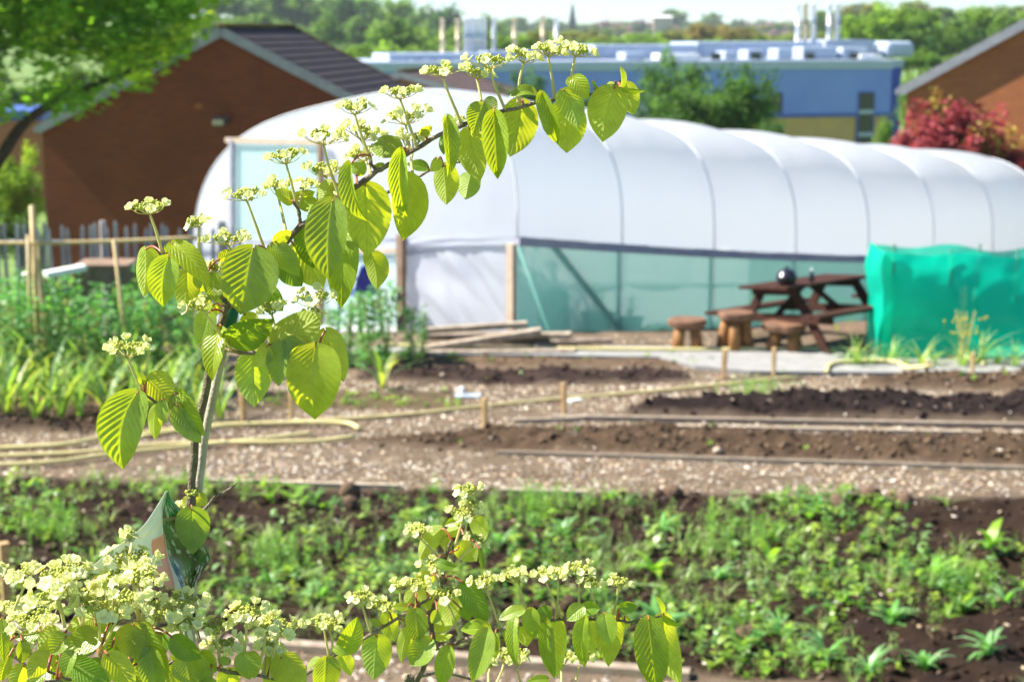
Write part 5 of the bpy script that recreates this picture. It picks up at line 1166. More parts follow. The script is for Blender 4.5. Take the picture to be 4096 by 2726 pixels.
S1.branch([('5', 850, 460, 2.0), ('5', 1000, 410, 2.03), ('5', 1160, 315, 2.05), ('5', 1300, 240, 2.06), ('A', 740, 1520, 2.06), ('A', 980, 1370, 2.06), ('A', 1200, 1250, 2.06), ('A', 1330, 1180, 2.06), ('A', 1450, 1130, 2.06), ('A', 1560, 1090, 2.06), ('A', 1660, 1078, 2.06)], .0028, .0011, 'bark')
S1.branch([('5', 840, 520, 2.0), ('5', 740, 390, 1.995), ('5', 615, 300, 1.985), ('5', 500, 235, 1.98), ('5', 425, 180, 1.98)], .0028, .0014, 'bark')
S1.branch([('5', 735, 765, 2.0), ('5', 800, 775, 1.985), ('5', 865, 792, 1.98), ('5', 930, 800, 1.975), ('5', 1060, 800, 1.975), ('5', 1220, 785, 1.975), ('5', 1330, 775, 1.975), ('5', 1400, 765, 1.975)], .0026, .0014, 'bark')
S1.branch([('5', 640, 1270, 2.0), ('5', 570, 1225, 1.985), ('5', 480, 1150, 1.975), ('5', 400, 1118, 1.97), ('5', 318, 1070, 1.97)], .0026, .0014, 'bark')
S1.branch([('C', 1286, 490, 2.0), ('C', 1370, 408, 1.99), ('C', 1460, 318, 1.985), ('C', 1530, 275, 1.98), ('C', 1606, 223, 1.98)], .0022, .0010, 'bark', 'bare_twig')
S1.branch([('A', 385, 1570, 2.0), ('A', 390, 1480, 2.0), ('A', 340, 1390, 1.995)], .0024, .0014, 'bark')
S1.branch([('A', 990, 1150, 2.0), ('A', 950, 1080, 2.0), ('A', 940, 1010, 2.0)], .0024, .0012, 'bark')
S1.branch([('C', 1290, 520, 2.0), ('C', 1296, 440, 1.985), ('C', 1300, 390, 1.98)], .0018, .0012, 'bark')
L = S1.leaf
L('5', 318, 150, 305, 450, 150, 'B', 25); L('5', 462, 202, 430, 512, 185, 'U', 10, arch=.08); L('5', 485, 118, 722, 378, 140, 'UY', -25, arch=.1)
L('5', 575, 285, 560, 560, 150, 'B', 15, dz=.03); L('5', 640, 300, 690, 575, 150, 'B', -10, dz=.045); L('5', 645, 312, 655, 405, 60, 'U'); L('5', 735, 302, 752, 482, 120, 'U', 8, dz=-.01)
L('5', 992, 148, 912, 562, 335, 'U', 6, dz=-.05, fold=.22, arch=.05, pitch=-.05); L('5', 782, 218, 892, 165, 75, 'B', 30); L('5', 1102, 130, 1282, 322, 135, 'U', -18, dz=-.03)
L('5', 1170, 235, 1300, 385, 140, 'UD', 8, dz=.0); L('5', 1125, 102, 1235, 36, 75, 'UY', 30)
L('2', 480, 1265, 1465, 345, 250*1., 'U', 10, dz=-.04, z2='5', fold=.25, pitch=-.05)
L('5', 1250, 130, 1432, 400, 210, 'B', -12, dz=.03); L('2', 330, 1395, 1370, 275, 160, 'UD', 20, dz=.01, z2='5'); L('5', 1572, 40, 1545, 522, 190, 'U', 20, dz=-.012, arch=.09)
L('2', 685, 1162, 1469, 1027, 272, 'B', 4, dz=.03, z2='S', fold=.1, arch=.03, pitch=0); L('S', 1480, 1010, 1507, 1158, 92, 'B', 30, dz=.03)
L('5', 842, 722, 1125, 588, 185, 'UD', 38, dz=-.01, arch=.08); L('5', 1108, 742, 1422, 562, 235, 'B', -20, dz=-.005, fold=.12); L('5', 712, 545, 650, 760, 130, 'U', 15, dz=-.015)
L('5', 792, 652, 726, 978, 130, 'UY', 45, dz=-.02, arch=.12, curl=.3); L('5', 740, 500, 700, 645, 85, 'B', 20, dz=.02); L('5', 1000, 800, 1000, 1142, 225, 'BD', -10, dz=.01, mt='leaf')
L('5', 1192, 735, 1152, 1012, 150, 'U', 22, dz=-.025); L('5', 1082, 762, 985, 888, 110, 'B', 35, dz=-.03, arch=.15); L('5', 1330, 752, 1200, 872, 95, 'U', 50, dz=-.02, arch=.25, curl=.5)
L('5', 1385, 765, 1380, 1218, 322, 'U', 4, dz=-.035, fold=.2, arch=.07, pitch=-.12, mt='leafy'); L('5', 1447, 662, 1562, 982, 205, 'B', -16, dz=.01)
L('5', 262, 1055, 176, 1532, 278, 'U', 8, dz=-.03, fold=.25, arch=.06, pitch=-.1); L('5', 325, 962, 490, 1112, 200, 'B', 10, dz=.0, mt='leafy'); L('5', 388, 1135, 380, 1348, 92, 'B', 10); L('5', 420, 1105, 450, 1242, 82, 'U', 15)
L('5', 520, 1050, 690, 1322, 155, 'U', 30, dz=.0, arch=.12); L('5', 520, 1135, 666, 1367, 142, 'B', -15, dz=-.02, mt='leaf'); L('5', 300, 990, 268, 920, 52, 'U'); L('5', 457, 165, 435, 125, 40, 'U')
L('5', 1080, 392, 1180, 540, 130, 'UD', 10, dz=.02); L('5', 940, 560, 1010, 660, 110, 'B', dz=.03); L('5', 1300, 600, 1225, 735, 100, 'U', dz=.02); L('5', 800, 410, 770, 560, 90, 'BG', dz=.03)
L('A', 1185, 965, 935, 985, 165, 'U', 38, dz=.0, arch=.12); L('A', 1186, 990, 1228, 1522, 170, 'U', 12, dz=-.04, curl=.5, arch=.08); L('A', 790, 1085, 905, 1560, 135, 'U', 35, dz=-.04, curl=.6, arch=.10)
L('A', 640, 1225, 535, 1412, 148, 'B', 12, dz=.01); L('A', 530, 1400, 385, 1440, 118, 'U', 42, dz=.015, arch=.12); L('A', 330, 1388, 190, 1292, 112, 'U', 30, dz=.01); L('A', 335, 1372, 510, 1305, 95, 'B', 20, dz=.04)
L('A', 830, 1172, 895, 1062, 120, 'B', 5, dz=.05, mt='leaf'); L('A', 975, 1130, 1055, 1082, 52, 'U', dz=.03); L('A', 1222, 1178, 1200, 1692, 272, 'U', -10, dz=.0, arch=.09, fold=.3, mt='leafy'); L('A', 1335, 852, 1430, 792, 66, 'UY', 25)
L('A', 1540, 726, 1570, 1200, 140, 'U', -22, dz=-.03, curl=.8, arch=.09); L('A', 1530, 862, 1520, 1020, 62, 'UD'); L('A', 1520, 1095, 1540, 1412, 190, 'B', 8, dz=.01); L('A', 1480, 1048, 1412, 1150, 82, 'B'); L('A', 1390, 1122, 1228, 1090, 84, 'UD', 30)
L('A', 1725, 815, 1805, 1228, 215, 'B', -10, dz=.03); L('A', 1735, 1160, 1690, 1370, 175, 'B', 10, dz=.02, mt='leaf')
L('B', 262, 622, 182, 852, 205, 'U', -12, dz=-.02, arch=.1); L('B', 262, 604, 372, 672, 130, 'B', 12, dz=.0, mt='leaf'); L('B', 345, 690, 372, 1216, 232, 'U', 6, dz=-.04, curl=.35, fold=.25, pitch=-.08); L('B', 560, 600, 468, 1036, 268, 'B', -6, dz=.03, fold=.12)
L('B', 680, 548, 460, 572, 82, 'U', 45, arch=.2); L('B', 720, 536, 842, 950, 152, 'U', 18, dz=-.03, curl=.5, arch=.1); L('B', 752, 610, 760, 860, 66, 'U', 55, dz=.02); L('B', 892, 510, 1002, 806, 190, 'B', 10, dz=-.02, mt='leaf')
L('B', 890, 606, 915, 1006, 272, 'B', -4, dz=.02, fold=.1); L('B', 965, 422, 905, 462, 66, 'B'); L('B', 962, 410, 1082, 580, 142, 'U', 10, mt='leafy'); L('B', 1120, 440, 1166, 512, 24, 'UD')
L('B', 1290, 495, 1196, 920, 285, 'B', 3, dz=-.01, fold=.14, arch=.04, pitch=0); L('B', 1378, 455, 1440, 705, 172, 'B', -12, dz=.025); L('B', 1300, 470, 1225, 492, 84, 'B', 20); L('B', 1335, 492, 1330, 318, 46, 'U', 60, arch=.1); L('B', 1335, 490, 1530, 518, 42, 'U', 55, arch=.08)
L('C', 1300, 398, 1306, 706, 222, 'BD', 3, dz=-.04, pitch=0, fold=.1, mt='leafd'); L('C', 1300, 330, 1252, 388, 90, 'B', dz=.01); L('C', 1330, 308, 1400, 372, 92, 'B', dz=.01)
H = S1.head
H('1', 930, 1290, 290, ('1', 940, 1345), ('5', 425, 180), 6, open_=None); H('1', 1225, 1390, 190, ('1', 1250, 1425), ('5', 720, 275), 4, dz=-.005); H('5', 830, 82, 300, ('5', 835, 128), ('5', 835, 210), 7)
H('2', 175, 965, 290, ('2', 190, 1032), ('2', 270, 1372), 5); H('2', 430, 840, 350, ('2', 425, 912), ('2', 525, 1245), 8); H('1', 1540, 1215, 290, ('1', 1550, 1262), ('5', 1030, 145), 6); H('2', 165, 1150, 210, ('2', 140, 1235), ('2', 135, 1430), 5, dz=.03)
H('2', 620, 660, 240, ('2', 620, 722), ('2', 715, 1010), 5); H('2', 905, 570, 270, ('2', 905, 625), ('2', 1003, 915), 5); H('2', 930, 715, 330, ('2', 940, 785), ('2', 915, 900), 7, dz=.03); H('2', 700, 822, 270, ('2', 660, 882), ('2', 650, 1000), 7, dz=.03)
H('2', 440, 1052, 290, ('2', 440, 1112), ('2', 480, 1190), 6, dz=.03); H('2', 650, 962, 280, ('2', 690, 1010), ('2', 705, 1090), 6, dz=.04); H('2', 1160, 435, 270, ('2', 1170, 482), ('2', 1275, 700), 5); H('2', 1400, 455, 250, ('2', 1385, 492), ('2', 1390, 630), 5, dz=.02); H('2', 1470, 370, 330, ('2', 1470, 432), ('2', 1570, 705), 6)
H('B', 610, 235, 260, ('B', 575, 302), ('B', 520, 612), 6, dz=.01); H('B', 790, 190, 260, ('B', 770, 252), ('B', 825, 560), 6); H('B', 1010, 190, 320, ('B', 980, 250), ('B', 930, 500), 6)
H('A', 1270, 870, 260, ('A', 1275, 1000), ('A', 1275, 1165), 7, dz=.03); H('A', 1590, 765, 170, ('A', 1600, 790), ('A', 1640, 800), 5, dz=.04); H('A', 1590, 900, 150, ('A', 1640, 985), ('A', 1640, 1060), 3, dz=.01)
H('5', 650, 480, 270, ('5', 672, 530), ('5', 850, 790), 5, dz=-.03, tilt=-.25); H('5', 1370, 440, 330, ('5', 1382, 515), ('5', 1390, 757), 6); H('5', 1090, 512, 200, ('5', 1110, 562), ('5', 1130, 640), 4, dz=.01); H('5', 1350, 560, 190, ('5', 1350, 585), ('5', 1335, 712), 1, dz=.02)
H('5', 200, 752, 300, ('5', 205, 835), ('5', 316, 1070), 7, open_=None); H('5', 760, 262, 130, ('5', 740, 300), ('5', 735, 360), 4, dz=.02); H('A', 430, 1255, 200, ('A', 430, 1290), ('A', 440, 1400), 5, dz=.03); H('C', 1300, 285, 130, ('C', 1310, 322), ('C', 1297, 392), 0)
H('C', 1235, 378, 80, ('C', 1240, 400), ('C', 1290, 430), 5, dz=.03)
# ---------- left bush, a little nearer
S2 = Shrub('viburnum_shrub', (at(420, 2700, 1.82)[0], 1.82, GZ), 'dense flowering viburnum filling the bottom left corner, covered in cream flower heads')
for pts, r0 in [([('C', 700, 3700, 1.84), ('C', 640, 2500, 1.84), ('C', 560, 1900, 1.83), ('C', 480, 1600, 1.82)], .008), ([('C', 700, 3600, 1.84), ('C', 800, 2300, 1.84), ('C', 760, 1700, 1.82), ('C', 680, 1390, 1.82)], .006), ([('C', 660, 3000, 1.84), ('C', 400, 2000, 1.78), ('C', 430, 1600, 1.76), ('C', 300, 1560, 1.74)], .004),
                ([('C', 560, 1900, 1.83), ('C', 300, 1600, 1.86), ('C', 170, 1460, 1.88), ('C', 90, 1390, 1.88), ('C', -60, 1330, 1.9)], .0035), ([('C', 300, 1600, 1.86), ('C', 110, 1230, 1.86), ('C', 0, 1172, 1.86), ('C', -120, 1120, 1.86)], .0028), ([('C', 800, 2300, 1.84), ('C', 1000, 1750, 1.86), ('C', 1120, 1480, 1.88), ('C', 1230, 1400, 1.9)], .0035),
                ([('C', 760, 1800, 1.86), ('C', 900, 1400, 1.86), ('C', 960, 1200, 1.86)], .003), ([('C', 1000, 1760, 1.86), ('C', 1300, 1600, 1.88), ('C', 1430, 1485, 1.9), ('C', 1560, 1500, 1.92), ('C', 1720, 1520, 1.93), ('C', 1850, 1545, 1.94), ('D', 215, 1540, 1.94)], .0035), ([('C', 600, 1520, 1.8), ('C', 470, 1545, 1.78), ('C', 330, 1500, 1.77)], .002), ([('C', 640, 2500, 1.84), ('C', 500, 1750, 1.84), ('C', 520, 1400, 1.86), ('C', 440, 1240, 1.88)], .003)]:
    S2.branch(pts, r0, .0014, 'bark', 'stem' if r0 > .005 else 'branch')
L = S2.leaf
for a in [('C', 640, 1120, 452, 1215, 160, 'B'), ('C', 745, 1165, 650, 1245, 90, 'U'), ('C', 450, 1255, 345, 1382, 140, 'U'), ('C', 682, 1245, 432, 1362, 180, 'U'), ('C', 900, 1180, 940, 1425, 270, 'B', 8, -.03), ('C', 930, 1185, 1142, 1545, 200, 'U', 20, -.02), ('C', 400, 1220, 252, 1352, 150, 'B'),
          ('C', 262, 1238, 100, 1275, 85, 'U'), ('C', 60, 1295, 72, 1432, 70, 'U'), ('C', 150, 1295, 152, 1442, 90, 'U'), ('C', 5, 1150, 22, 1430, 95, 'U'), ('C', 350, 1380, 188, 1545, 160, 'B'), ('C', 500, 1362, 438, 1535, 105, 'U', 30, -.05), ('C', 505, 1440, 745, 1560, 190, 'UD', 5, -.04), ('C', 732, 1385, 905, 1640, 180, 'B', 10, -.05),
          ('C', 870, 1400, 985, 1650, 160, 'B'), ('C', 1015, 1345, 1085, 1665, 170, 'U', 12, -.03), ('C', 1172, 1268, 1368, 1408, 150, 'UD', 20, -.03), ('C', 1242, 1400, 1290, 1625, 200, 'U', 8, -.03), ('C', 1360, 1368, 1462, 1505, 115, 'U'), ('C', 1240, 1402, 1150, 1400, 65, 'B'), ('C', 1650, 1375, 1690, 1552, 170, 'U', 10, -.02), ('C', 1560, 1480, 1560, 1665, 155, 'B'),
          ('C', 1430, 1482, 1338, 1585, 90, 'U'), ('C', 1863, 1410, 1762, 1482, 90, 'B'), ('C', 1560, 1432, 1470, 1410, 60, 'U'), ('C', 160, 1458, 80, 1625, 130, 'B'), ('C', 60, 1398, 8, 1565, 90, 'UY'), ('C', 330, 1490, 200, 1605, 125, 'U', 20, -.04), ('C', 610, 1515, 742, 1625, 130, 'B', 10, -.05), ('C', 440, 1470, 470, 1640, 110, 'U'), ('C', 600, 1250, 560, 1400, 150, 'UD', 10, .03),
          ('C', 820, 1240, 760, 1400, 170, 'UD', 10, .02), ('C', 1100, 1240, 1050, 1400, 150, 'UD', 10, .04), ('C', 300, 1400, 420, 1560, 160, 'UD', 5, .03), ('C', 700, 1420, 620, 1560, 170, 'UD', 5, .03), ('C', 1000, 1450, 930, 1620, 160, 'UD', 5, .03), ('C', 1120, 1440, 1180, 1620, 150, 'B', 5, .01), ('C', 1400, 1540, 1440, 1700, 140, 'U'), ('C', 200, 1560, 260, 1720, 160, 'U'), ('C', 840, 1560, 820, 1760, 180, 'U'), ('C', 560, 1600, 520, 1800, 190, 'U'), ('C', 1180, 1640, 1100, 1800, 180, 'U'), ('C', 380, 1660, 330, 1850, 170, 'B'),
          ('D', 10, 1355, 30, 1545, 95, 'U'), ('D', 205, 1398, 112, 1610, 160, 'B'), ('D', 222, 1388, 385, 1650, 235, 'B', 8, -.01), ('C', 960, 1170, 1020, 1290, 110, 'UD', 10, .05), ('C', 650, 860, 720, 960, 90, 'B', 10, .06), ('C', 655, 960, 610, 1010, 80, 'B', 10, .05)]:
    kw = {}
    if len(a) > 7: kw['roll'] = a[7]
    if len(a) > 8: kw['dz'] = a[8]
    L(*a[:7], **kw)
S2.fs = 1.15
H = S2.head
for a in [('C', 120, 825, 210, ('C', 175, 900), ('C', 90, 1060), 6, .0), ('C', 370, 830, 380, ('C', 400, 930), ('C', 440, 1200), 9, .0), ('C', 905, 715, 400, ('C', 890, 800), ('C', 900, 1150), 9, .03), ('C', 820, 830, 400, ('C', 850, 900), ('C', 880, 1130), 9, .0), ('C', 980, 850, 300, ('C', 960, 930), ('C', 930, 1170), 8, -.02), ('C', 290, 965, 400, ('C', 390, 1010), ('C', 420, 1100), 9, -.02),
          ('C', 200, 1135, 430, ('C', 260, 1230), ('C', 420, 1500), 10, -.06), ('C', 720, 1060, 400, ('C', 672, 1152), ('C', 640, 1390), 9, -.05), ('C', 900, 960, 360, ('C', 790, 1150), ('C', 715, 1375), 9, -.04), ('C', 1120, 1075, 320, ('C', 1060, 1150), ('C', 1095, 1290), 8, .0), ('C', 1245, 1010, 320, ('C', 1236, 1072), ('C', 1236, 1395), 8, .0), ('C', 1252, 1170, 230, ('C', 1270, 1215), ('C', 1275, 1290), 6, .02),
          ('C', 530, 930, 260, ('C', 500, 960), ('C', 560, 1200), 7, .02), ('C', 1462, 1180, 260, ('C', 1465, 1247), ('C', 1522, 1482), 7, .0), ('C', 1662, 1085, 300, ('C', 1672, 1146), ('C', 1655, 1372), 8, .0), ('C', 1522, 1312, 280, ('C', 1520, 1370), ('C', 1500, 1470), 8, .04), ('C', 80, 1060, 180, ('C', 90, 1100), ('C', 60, 1180), 5, .02), ('C', 200, 1290, 160, ('C', 200, 1330), ('C', 180, 1400), 5, .03), ('C', 60, 1240, 110, ('C', 70, 1270), ('C', 90, 1370), 4, .02),
          ('C', 1830, 1330, 160, ('C', 1810, 1370), ('C', 1810, 1470), 5, .03), ('C', 870, 575, 60, ('C', 880, 600), ('C', 880, 700), 3, .05), ('C', 640, 1000, 300, ('C', 560, 1080), ('C', 560, 1210), 8, -.03), ('C', 420, 960, 220, ('C', 450, 1000), ('C', 470, 1060), 6, .0), ('C', 500, 800, 260, ('C', 500, 860), ('C', 520, 1100), 7, .03), ('C', -30, 800, 120, ('C', -20, 860), ('C', -20, 1100), 4, .02),
          ('D', 100, 1155, 240, ('D', 112, 1230), ('D', 60, 1470), 7, .0), ('D', 235, 1160, 330, ('D', 212, 1215), ('D', 165, 1505), 7, -.01), ('D', 190, 1322, 260, ('D', 120, 1372), ('D', 125, 1420), 7, .05)]:
    H(a[0], a[1], a[2], a[3], a[4], a[5], a[6], dz=a[7])
# ---------- lower centre shrub, a little farther
S3 = Shrub('viburnum_shrub', (at(1640, 2700, 2.3)[0], 2.3, GZ), 'smaller flowering viburnum at the bottom centre with a long side branch to the right')
for pts, r0, r1, mt_ in [([('D', 900, 4300, 2.3), ('D', 1080, 1800, 2.3), ('D', 1190, 1568, 2.3), ('D', 1250, 1440, 2.3), ('D', 1310, 1330, 2.3), ('D', 1302, 1200, 2.3), ('D', 1308, 1060, 2.3), ('D', 1370, 870, 2.3), ('D', 1408, 650, 2.3), ('D', 1445, 555, 2.3)], .0055, .002, 'barkg'), ([('D', 1300, 965, 2.3), ('D', 1130, 1060, 2.3), ('D', 900, 1210, 2.3), ('D', 700, 1315, 2.3), ('D', 590, 1385, 2.3), ('D', 400, 1505, 2.3)], .002, .003, 'bark'),
                    ([('D', 1310, 1335, 2.3), ('D', 1430, 1300, 2.29), ('D', 1560, 1262, 2.28), ('D', 1700, 1212, 2.28), ('E', 120, 1110, 2.27), ('E', 250, 1080, 2.27), ('E', 340, 1045, 2.26), ('E', 600, 1018, 2.26), ('E', 840, 985, 2.26), ('E', 1110, 985, 2.25), ('E', 1340, 1000, 2.25), ('E', 1430, 1010, 2.25), ('E', 1560, 985, 2.25), ('E', 1740, 950, 2.25)], .0036, .0013, 'bark'),
                    ([('D', 1408, 655, 2.3), ('D', 1470, 625, 2.29), ('D', 1500, 600, 2.29)], .0012, .001, 'petiole'), ([('E', 900, 1700, 2.36), ('E', 600, 1640, 2.36), ('E', 250, 1620, 2.36), ('D', 1400, 1500, 2.34), ('D', 1210, 1530, 2.3)], .0014, .0025, 'bark'), ([('D', 1560, 320, 2.3), ('D', 1540, 500, 2.3), ('D', 1470, 600, 2.3)], .0012, .0014, 'stalk')]:
    S3.branch(pts, r0, r1, mt_, 'stem' if r0 > .005 else 'branch')
L = S3.leaf
for a in [('D', 545, 1392, 530, 1650, 195, 'U'), ('D', 660, 1352, 768, 1098, 160, 'U', 15), ('D', 650, 1362, 722, 1528, 105, 'B'), ('D', 500, 1400, 408, 1492, 85, 'B'), ('D', 600, 1322, 692, 1378, 62, 'U'), ('D', 910, 1243, 882, 1558, 212, 'BG', 4), ('D', 990, 1062, 1036, 1278, 132, 'B'), ('D', 930, 1166, 868, 1110, 52, 'U'), ('D', 1182, 1045, 1202, 1278, 155, 'U', 10), ('D', 1130, 1032, 1018, 1030, 60, 'UY'),
          ('D', 1300, 1268, 1145, 1450, 185, 'U', 12), ('D', 1140, 1182, 1085, 1432, 105, 'B'), ('D', 1252, 900, 1270, 1062, 125, 'B'), ('D', 1182, 922, 1108, 1012, 105, 'B'), ('D', 1400, 968, 1452, 1168, 180, 'B'), ('D', 1530, 862, 1702, 1152, 165, 'UD', 15), ('D', 1715, 1190, 1505, 1195, 110, 'U', 35), ('D', 1290, 1152, 1440, 1182, 92, 'B'), ('D', 1320, 1242, 1452, 1230, 55, 'B'), ('D', 1422, 1318, 1362, 1605, 140, 'U', 15), ('D', 1700, 1200, 1590, 1572, 175, 'U', 12, -.04),
          ('D', 1712, 1212, 1762, 1402, 135, 'B'), ('D', 1372, 468, 1212, 702, 130, 'B', 10), ('D', 1492, 472, 1390, 505, 85, 'B'), ('D', 1510, 412, 1390, 450, 66, 'U'), ('D', 1412, 520, 1412, 642, 85, 'B'), ('D', 1610, 388, 1680, 562, 122, 'B', 5), ('D', 1492, 582, 1626, 702, 150, 'B', 8), ('D', 1650, 622, 1666, 772, 42, 'UD'), ('D', 1340, 702, 1480, 742, 75, 'UD'), ('D', 1300, 802, 1168, 882, 112, 'B'), ('D', 1510, 1042, 1576, 1132, 72, 'UD'),
          ('E', 450, 898, 218, 992, 112, 'U', 30), ('E', 522, 888, 540, 1168, 165, 'U', 12, -.03), ('E', 370, 962, 380, 1422, 125, 'U', 35, -.02), ('E', 372, 982, 300, 1235, 140, 'B'), ('E', 420, 1022, 482, 1245, 170, 'B'), ('E', 620, 868, 702, 1002, 155, 'UD'), ('E', 1000, 868, 850, 1000, 150, 'U', 10), ('E', 1000, 900, 1168, 882, 135, 'UD', 5), ('E', 670, 1015, 740, 1538, 145, 'U', 30, -.03), ('E', 740, 1000, 762, 1530, 245, 'B', 4, .03),
          ('E', 1020, 968, 1022, 1435, 155, 'U', 20, -.03), ('E', 1065, 985, 1092, 1312, 155, 'B'), ('E', 1202, 940, 1262, 1222, 192, 'U', 6, -.03), ('E', 1282, 980, 1240, 1428, 265, 'B', 5, .02), ('E', 1342, 882, 1510, 865, 115, 'UD', 20), ('E', 1330, 905, 1250, 905, 42, 'B'), ('E', 1390, 962, 1412, 1082, 85, 'B'), ('E', 1612, 990, 1682, 1650, 305, 'U', 5, -.03), ('E', 1742, 958, 1912, 1605, 255, 'B', -8, .02), ('E', 0, 1000, 140, 1082, 85, 'U'), ('E', 680, 1538, 482, 1562, 80, 'U'),
          ('E', 190, 1120, 210, 1292, 62, 'U'), ('E', 1742, 942, 1675, 770, 44, 'U', 50), ('E', 1750, 946, 1922, 1042, 62, 'U', 50), ('D', 1250, 1100, 1180, 1180, 80, 'B'), ('D', 1340, 1060, 1300, 1150, 80, 'U')]:
    kw = {}
    if len(a) > 7: kw['roll'] = a[7]
    if len(a) > 8: kw['dz'] = a[8]
    L(*a[:7], **kw)
H = S3.head
for a in [('D', 540, 1130, 280, ('D', 530, 1186), ('D', 552, 1382), 7), ('D', 600, 1160, 180, ('D', 570, 1200), ('D', 585, 1382), 4), ('D', 795, 952, 220, ('D', 800, 992), ('D', 842, 1205), 6), ('D', 960, 1010, 240, ('D', 938, 1070), ('D', 922, 1202), 6), ('D', 1060, 868, 140, ('D', 1075, 906), ('D', 1092, 1045), 3), ('D', 1190, 858, 230, ('D', 1180, 910), ('D', 1160, 1045), 6), ('D', 1330, 728, 260, ('D', 1320, 782), ('D', 1320, 900), 7), ('D', 1190, 475, 190, ('D', 1225, 545), ('D', 1290, 702), 6),
          ('D', 1530, 350, 270, ('D', 1525, 402), ('D', 1475, 606), 7), ('D', 1542, 188, 240, ('D', 1550, 232), ('D', 1560, 330), 6), ('D', 1590, 290, 140, ('D', 1570, 320), ('D', 1560, 400), 3), ('D', 1645, 555, 200, ('D', 1595, 602), ('D', 1442, 822), 5), ('D', 1400, 920, 260, ('D', 1405, 986), ('D', 1525, 1292), 7), ('D', 1662, 838, 220, ('D', 1690, 906), ('D', 1790, 1192), 6), ('E', 320, 560, 250, ('E', 405, 650), ('E', 375, 1000), 6), ('E', 430, 568, 200, ('E', 410, 650), ('E', 515, 900), 5),
          ('E', 650, 560, 260, ('E', 662, 642), ('E', 822, 988), 7), ('E', 780, 540, 200, ('E', 770, 620), ('E', 730, 985), 5), ('E', 970, 512, 290, ('E', 976, 575), ('E', 960, 965), 6), ('E', 1080, 640, 250, ('E', 1066, 696), ('E', 1136, 968), 6), ('E', 1340, 640, 280, ('E', 1326, 682), ('E', 1260, 948), 3), ('E', 300, 1330, 250, ('E', 270, 1388), ('E', 215, 1580), 6), ('E', 480, 1300, 190, ('E', 390, 1425), ('E', 425, 1580), 5), ('E', 820, 1322, 260, ('E', 800, 1432), ('E', 815, 1580), 7), ('E', 1090, 1335, 170, ('E', 970, 1402), ('E', 930, 1580), 4), ('E', 130, 1385, 120, ('E', 140, 1440), ('E', 150, 1560), 4)]:
    H(*a[:6], a[6], dz=.0 if not (a[0] == 'E' and a[2] > 1200) else .03, sc=.95)
# ---------- stake
P = smoothline([pt3('C', 1262, 3300, 2.018), pt3('C', 1290, 1500, 2.018), pt3('C', 1320, 500, 2.018), pt3('C', 1345, 250, 2.018), pt3('C', 1378, 0, 2.018), pt3('5', 685, 1350, 2.018), pt3('5', 740, 1080, 2.018), pt3('5', 790, 850, 2.02), pt3('5', 838, 640, 2.02)], 5); P[0][2] = GZ-.05
o0 = P[0].copy(); V, Fc = tube_np(P, np.linspace(.0052, .0049, len(P)), 12)
st = thing('plant_stake', o0, 'smooth pale wooden stake leaning behind the viburnum stem', 'stake')
obj('pole', mesh_np('pole', V-o0, Fc, M['cane'], True), st)
q = pt3('5', 838, 640, 2.022); q2 = pt3('5', 868, 470, 2.026)
V, Fc = tube_np([q, (q+q2)/2, q2], [.0075, .0085, .0088], 14); obj('green_cap', mesh_np('green_cap', V-o0, Fc, M['tie'], True), st)
for (a, b) in (((765, 560), (795, 470)), ((745, 780), (800, 775))):
    p_ = [pt3('5', *a, 1.992), pt3('5', *b, 1.99)]; c_ = (p_[0]+p_[1])/2
V = []; c_ = pt3('5', 775, 772, 2.008)
P = [c_+np.array([.013*math.cos(a), .017*math.sin(a), .001*math.sin(2*a)]) for a in np.linspace(0, 2*math.pi*.98, 24)]
V, Fc = tube_np(P, .0014, 6); tag(obj('plant_tie', mesh_np('plant_tie', V-c_, Fc, M['tie'], True), None, c_), 'thin green tie looped round the stem and the stake', 'tie')
# ---------- curled laminated card
def loft(Lc, Rc, nu, nv, belly, name, parent, mt, colf, org):
    Lp = smoothline(Lc, 8); Rp = smoothline(Rc, 8)
    def rs(P, n):
        d = np.r_[0, np.cumsum(np.linalg.norm(np.diff(P, axis=0), axis=1))]; t = np.linspace(0, d[-1], n); return np.stack([np.interp(t, d, P[:, k]) for k in range(3)], -1)
    A = rs(Lp, nv+1); B = rs(Rp, nv+1); V = []; C = []
    for j in range(nv+1):
        for i in range(nu+1):
            u = i/nu; p = A[j]*(1-u)+B[j]*u; p = p+np.array([0, belly*math.sin(math.pi*u)*(j/nv)**.7, 0]); V.append(p); C.append(colf(u, j/nv))
    i = np.arange(nu*nv); r = i//nu; c = i % nu; a = r*(nu+1)+c
    o = obj(name, mesh_np(name, np.array(V)-org, np.stack([a, a+1, a+nu+2, a+nu+1], -1), M[mt], True, np.array(C)), parent)
    m = o.modifiers.new('s', 'SOLIDIFY'); m.thickness = .0006; return o
M['card'] = mat('laminated_card', (1, 1, 1), .22, .6, usecol=True, transl=.35, tcol=(1, 1, 1), coat=.3)
M['cardp'] = mat('printed_card', (1, 1, 1), .14, .6, usecol=True, coat=.6)
pk = at(664, 1961, 1.968); cd = thing('laminated_card', at(700, 2300, 1.99), 'large curled laminated card with a pale back and a glossy dark green photograph side', 'card'); co_ = at(700, 2300, 1.99)
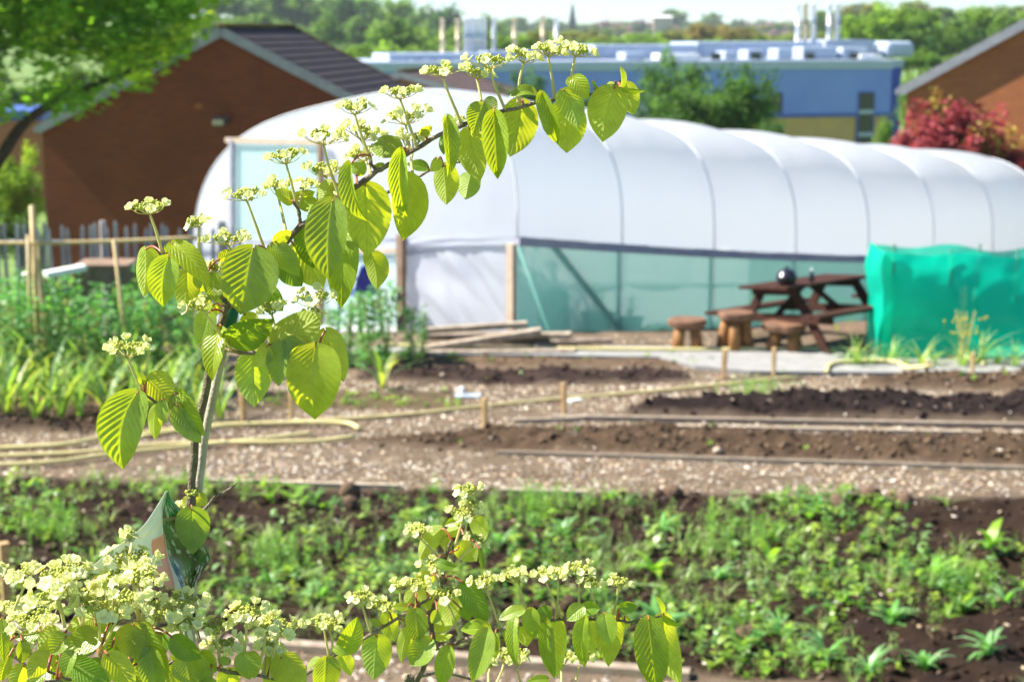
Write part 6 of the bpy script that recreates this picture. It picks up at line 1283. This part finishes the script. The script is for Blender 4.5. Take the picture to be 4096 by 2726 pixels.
def backcol(u, v):
    c = np.array([.62, .68, .57]) + .10*float(fbm(np.array(u*5+v*2), np.array(v*3), 3))
    if u > .62+.08*math.sin(v*9) and v > .42+.3*(1-u): c = np.array([.66, .40, .28])+.05*float(fbm(np.array(u*20), np.array(v*20), 2))
    s_ = v-(.60-.36*u)   # faint row of show-through lettering
    if abs(s_-.03) < .014 and u < .86 and (math.sin(u*95)+.6*math.sin(u*41+1)) > .1: c = np.array([.80, .74, .42])
    return np.clip(c, .02, .8)
def frontcol(u, v):
    n = float(fbm(np.array(u*9+v*6), np.array(v*26-u*10), 4)); n2 = float(fbm(np.array(u*5+3), np.array(v*7), 3))
    c = np.array([.03, .10, .03])*(1+n2*1.5)
    if v < .17: c = np.array([.02, .22, .06])*(1+n)
    if n > .22: c = np.array([.36, .42, .36])
    elif n < -.3: c = np.array([.05, .03, .02])
    elif n2 > .28: c = np.array([.16, .17, .05])
    if abs(v-.19) < .012 and u < .7: c = np.array([.22, .18, .08])
    return np.clip(c, .008, .6)
Lb_ = [pk, at(624, 2028, 1.96), at(560, 2114, 1.92), at(431, 2210, 1.88), at(340, 2290, 1.86)]
Rb_ = [pk+np.array([.0008, 0, 0]), at(651, 2043, 1.971), at(652, 2123, 1.974), at(672, 2235, 1.974), at(724, 2369, 1.969)]
loft(Lb_, Rb_, 70, 60, .02, 'card_back', cd, 'card', backcol, co_)
Lf_ = [pk+np.array([.0016, -.001, 0]), at(653, 2043, 1.972), at(654, 2123, 1.975), at(674, 2235, 1.975), at(728, 2369, 1.97), at(772, 2500, 1.965), at(800, 2585, 1.965)]
Rf_ = [pk+np.array([.003, 0, -.001]), at(697, 2005, 1.975), at(760, 2080, 1.98), at(838, 2220, 1.982), at(812, 2285, 1.98), at(772, 2370, 1.978), at(806, 2580, 1.97)]
loft(Lf_, Rf_, 50, 90, .006, 'card_picture', cd, 'cardp', frontcol, co_)
def whitecol(u, v): return np.array([.78, .80, .80])
loft([at(656, 2130, 1.972), at(672, 2235, 1.971), at(694, 2320, 1.966), at(704, 2380, 1.962), at(740, 2560, 1.96)], [at(658, 2132, 1.972), at(677, 2232, 1.971), at(710, 2310, 1.966), at(732, 2370, 1.962), at(775, 2560, 1.96)], 8, 30, .0, 'card_edge', cd, 'card', whitecol, co_)
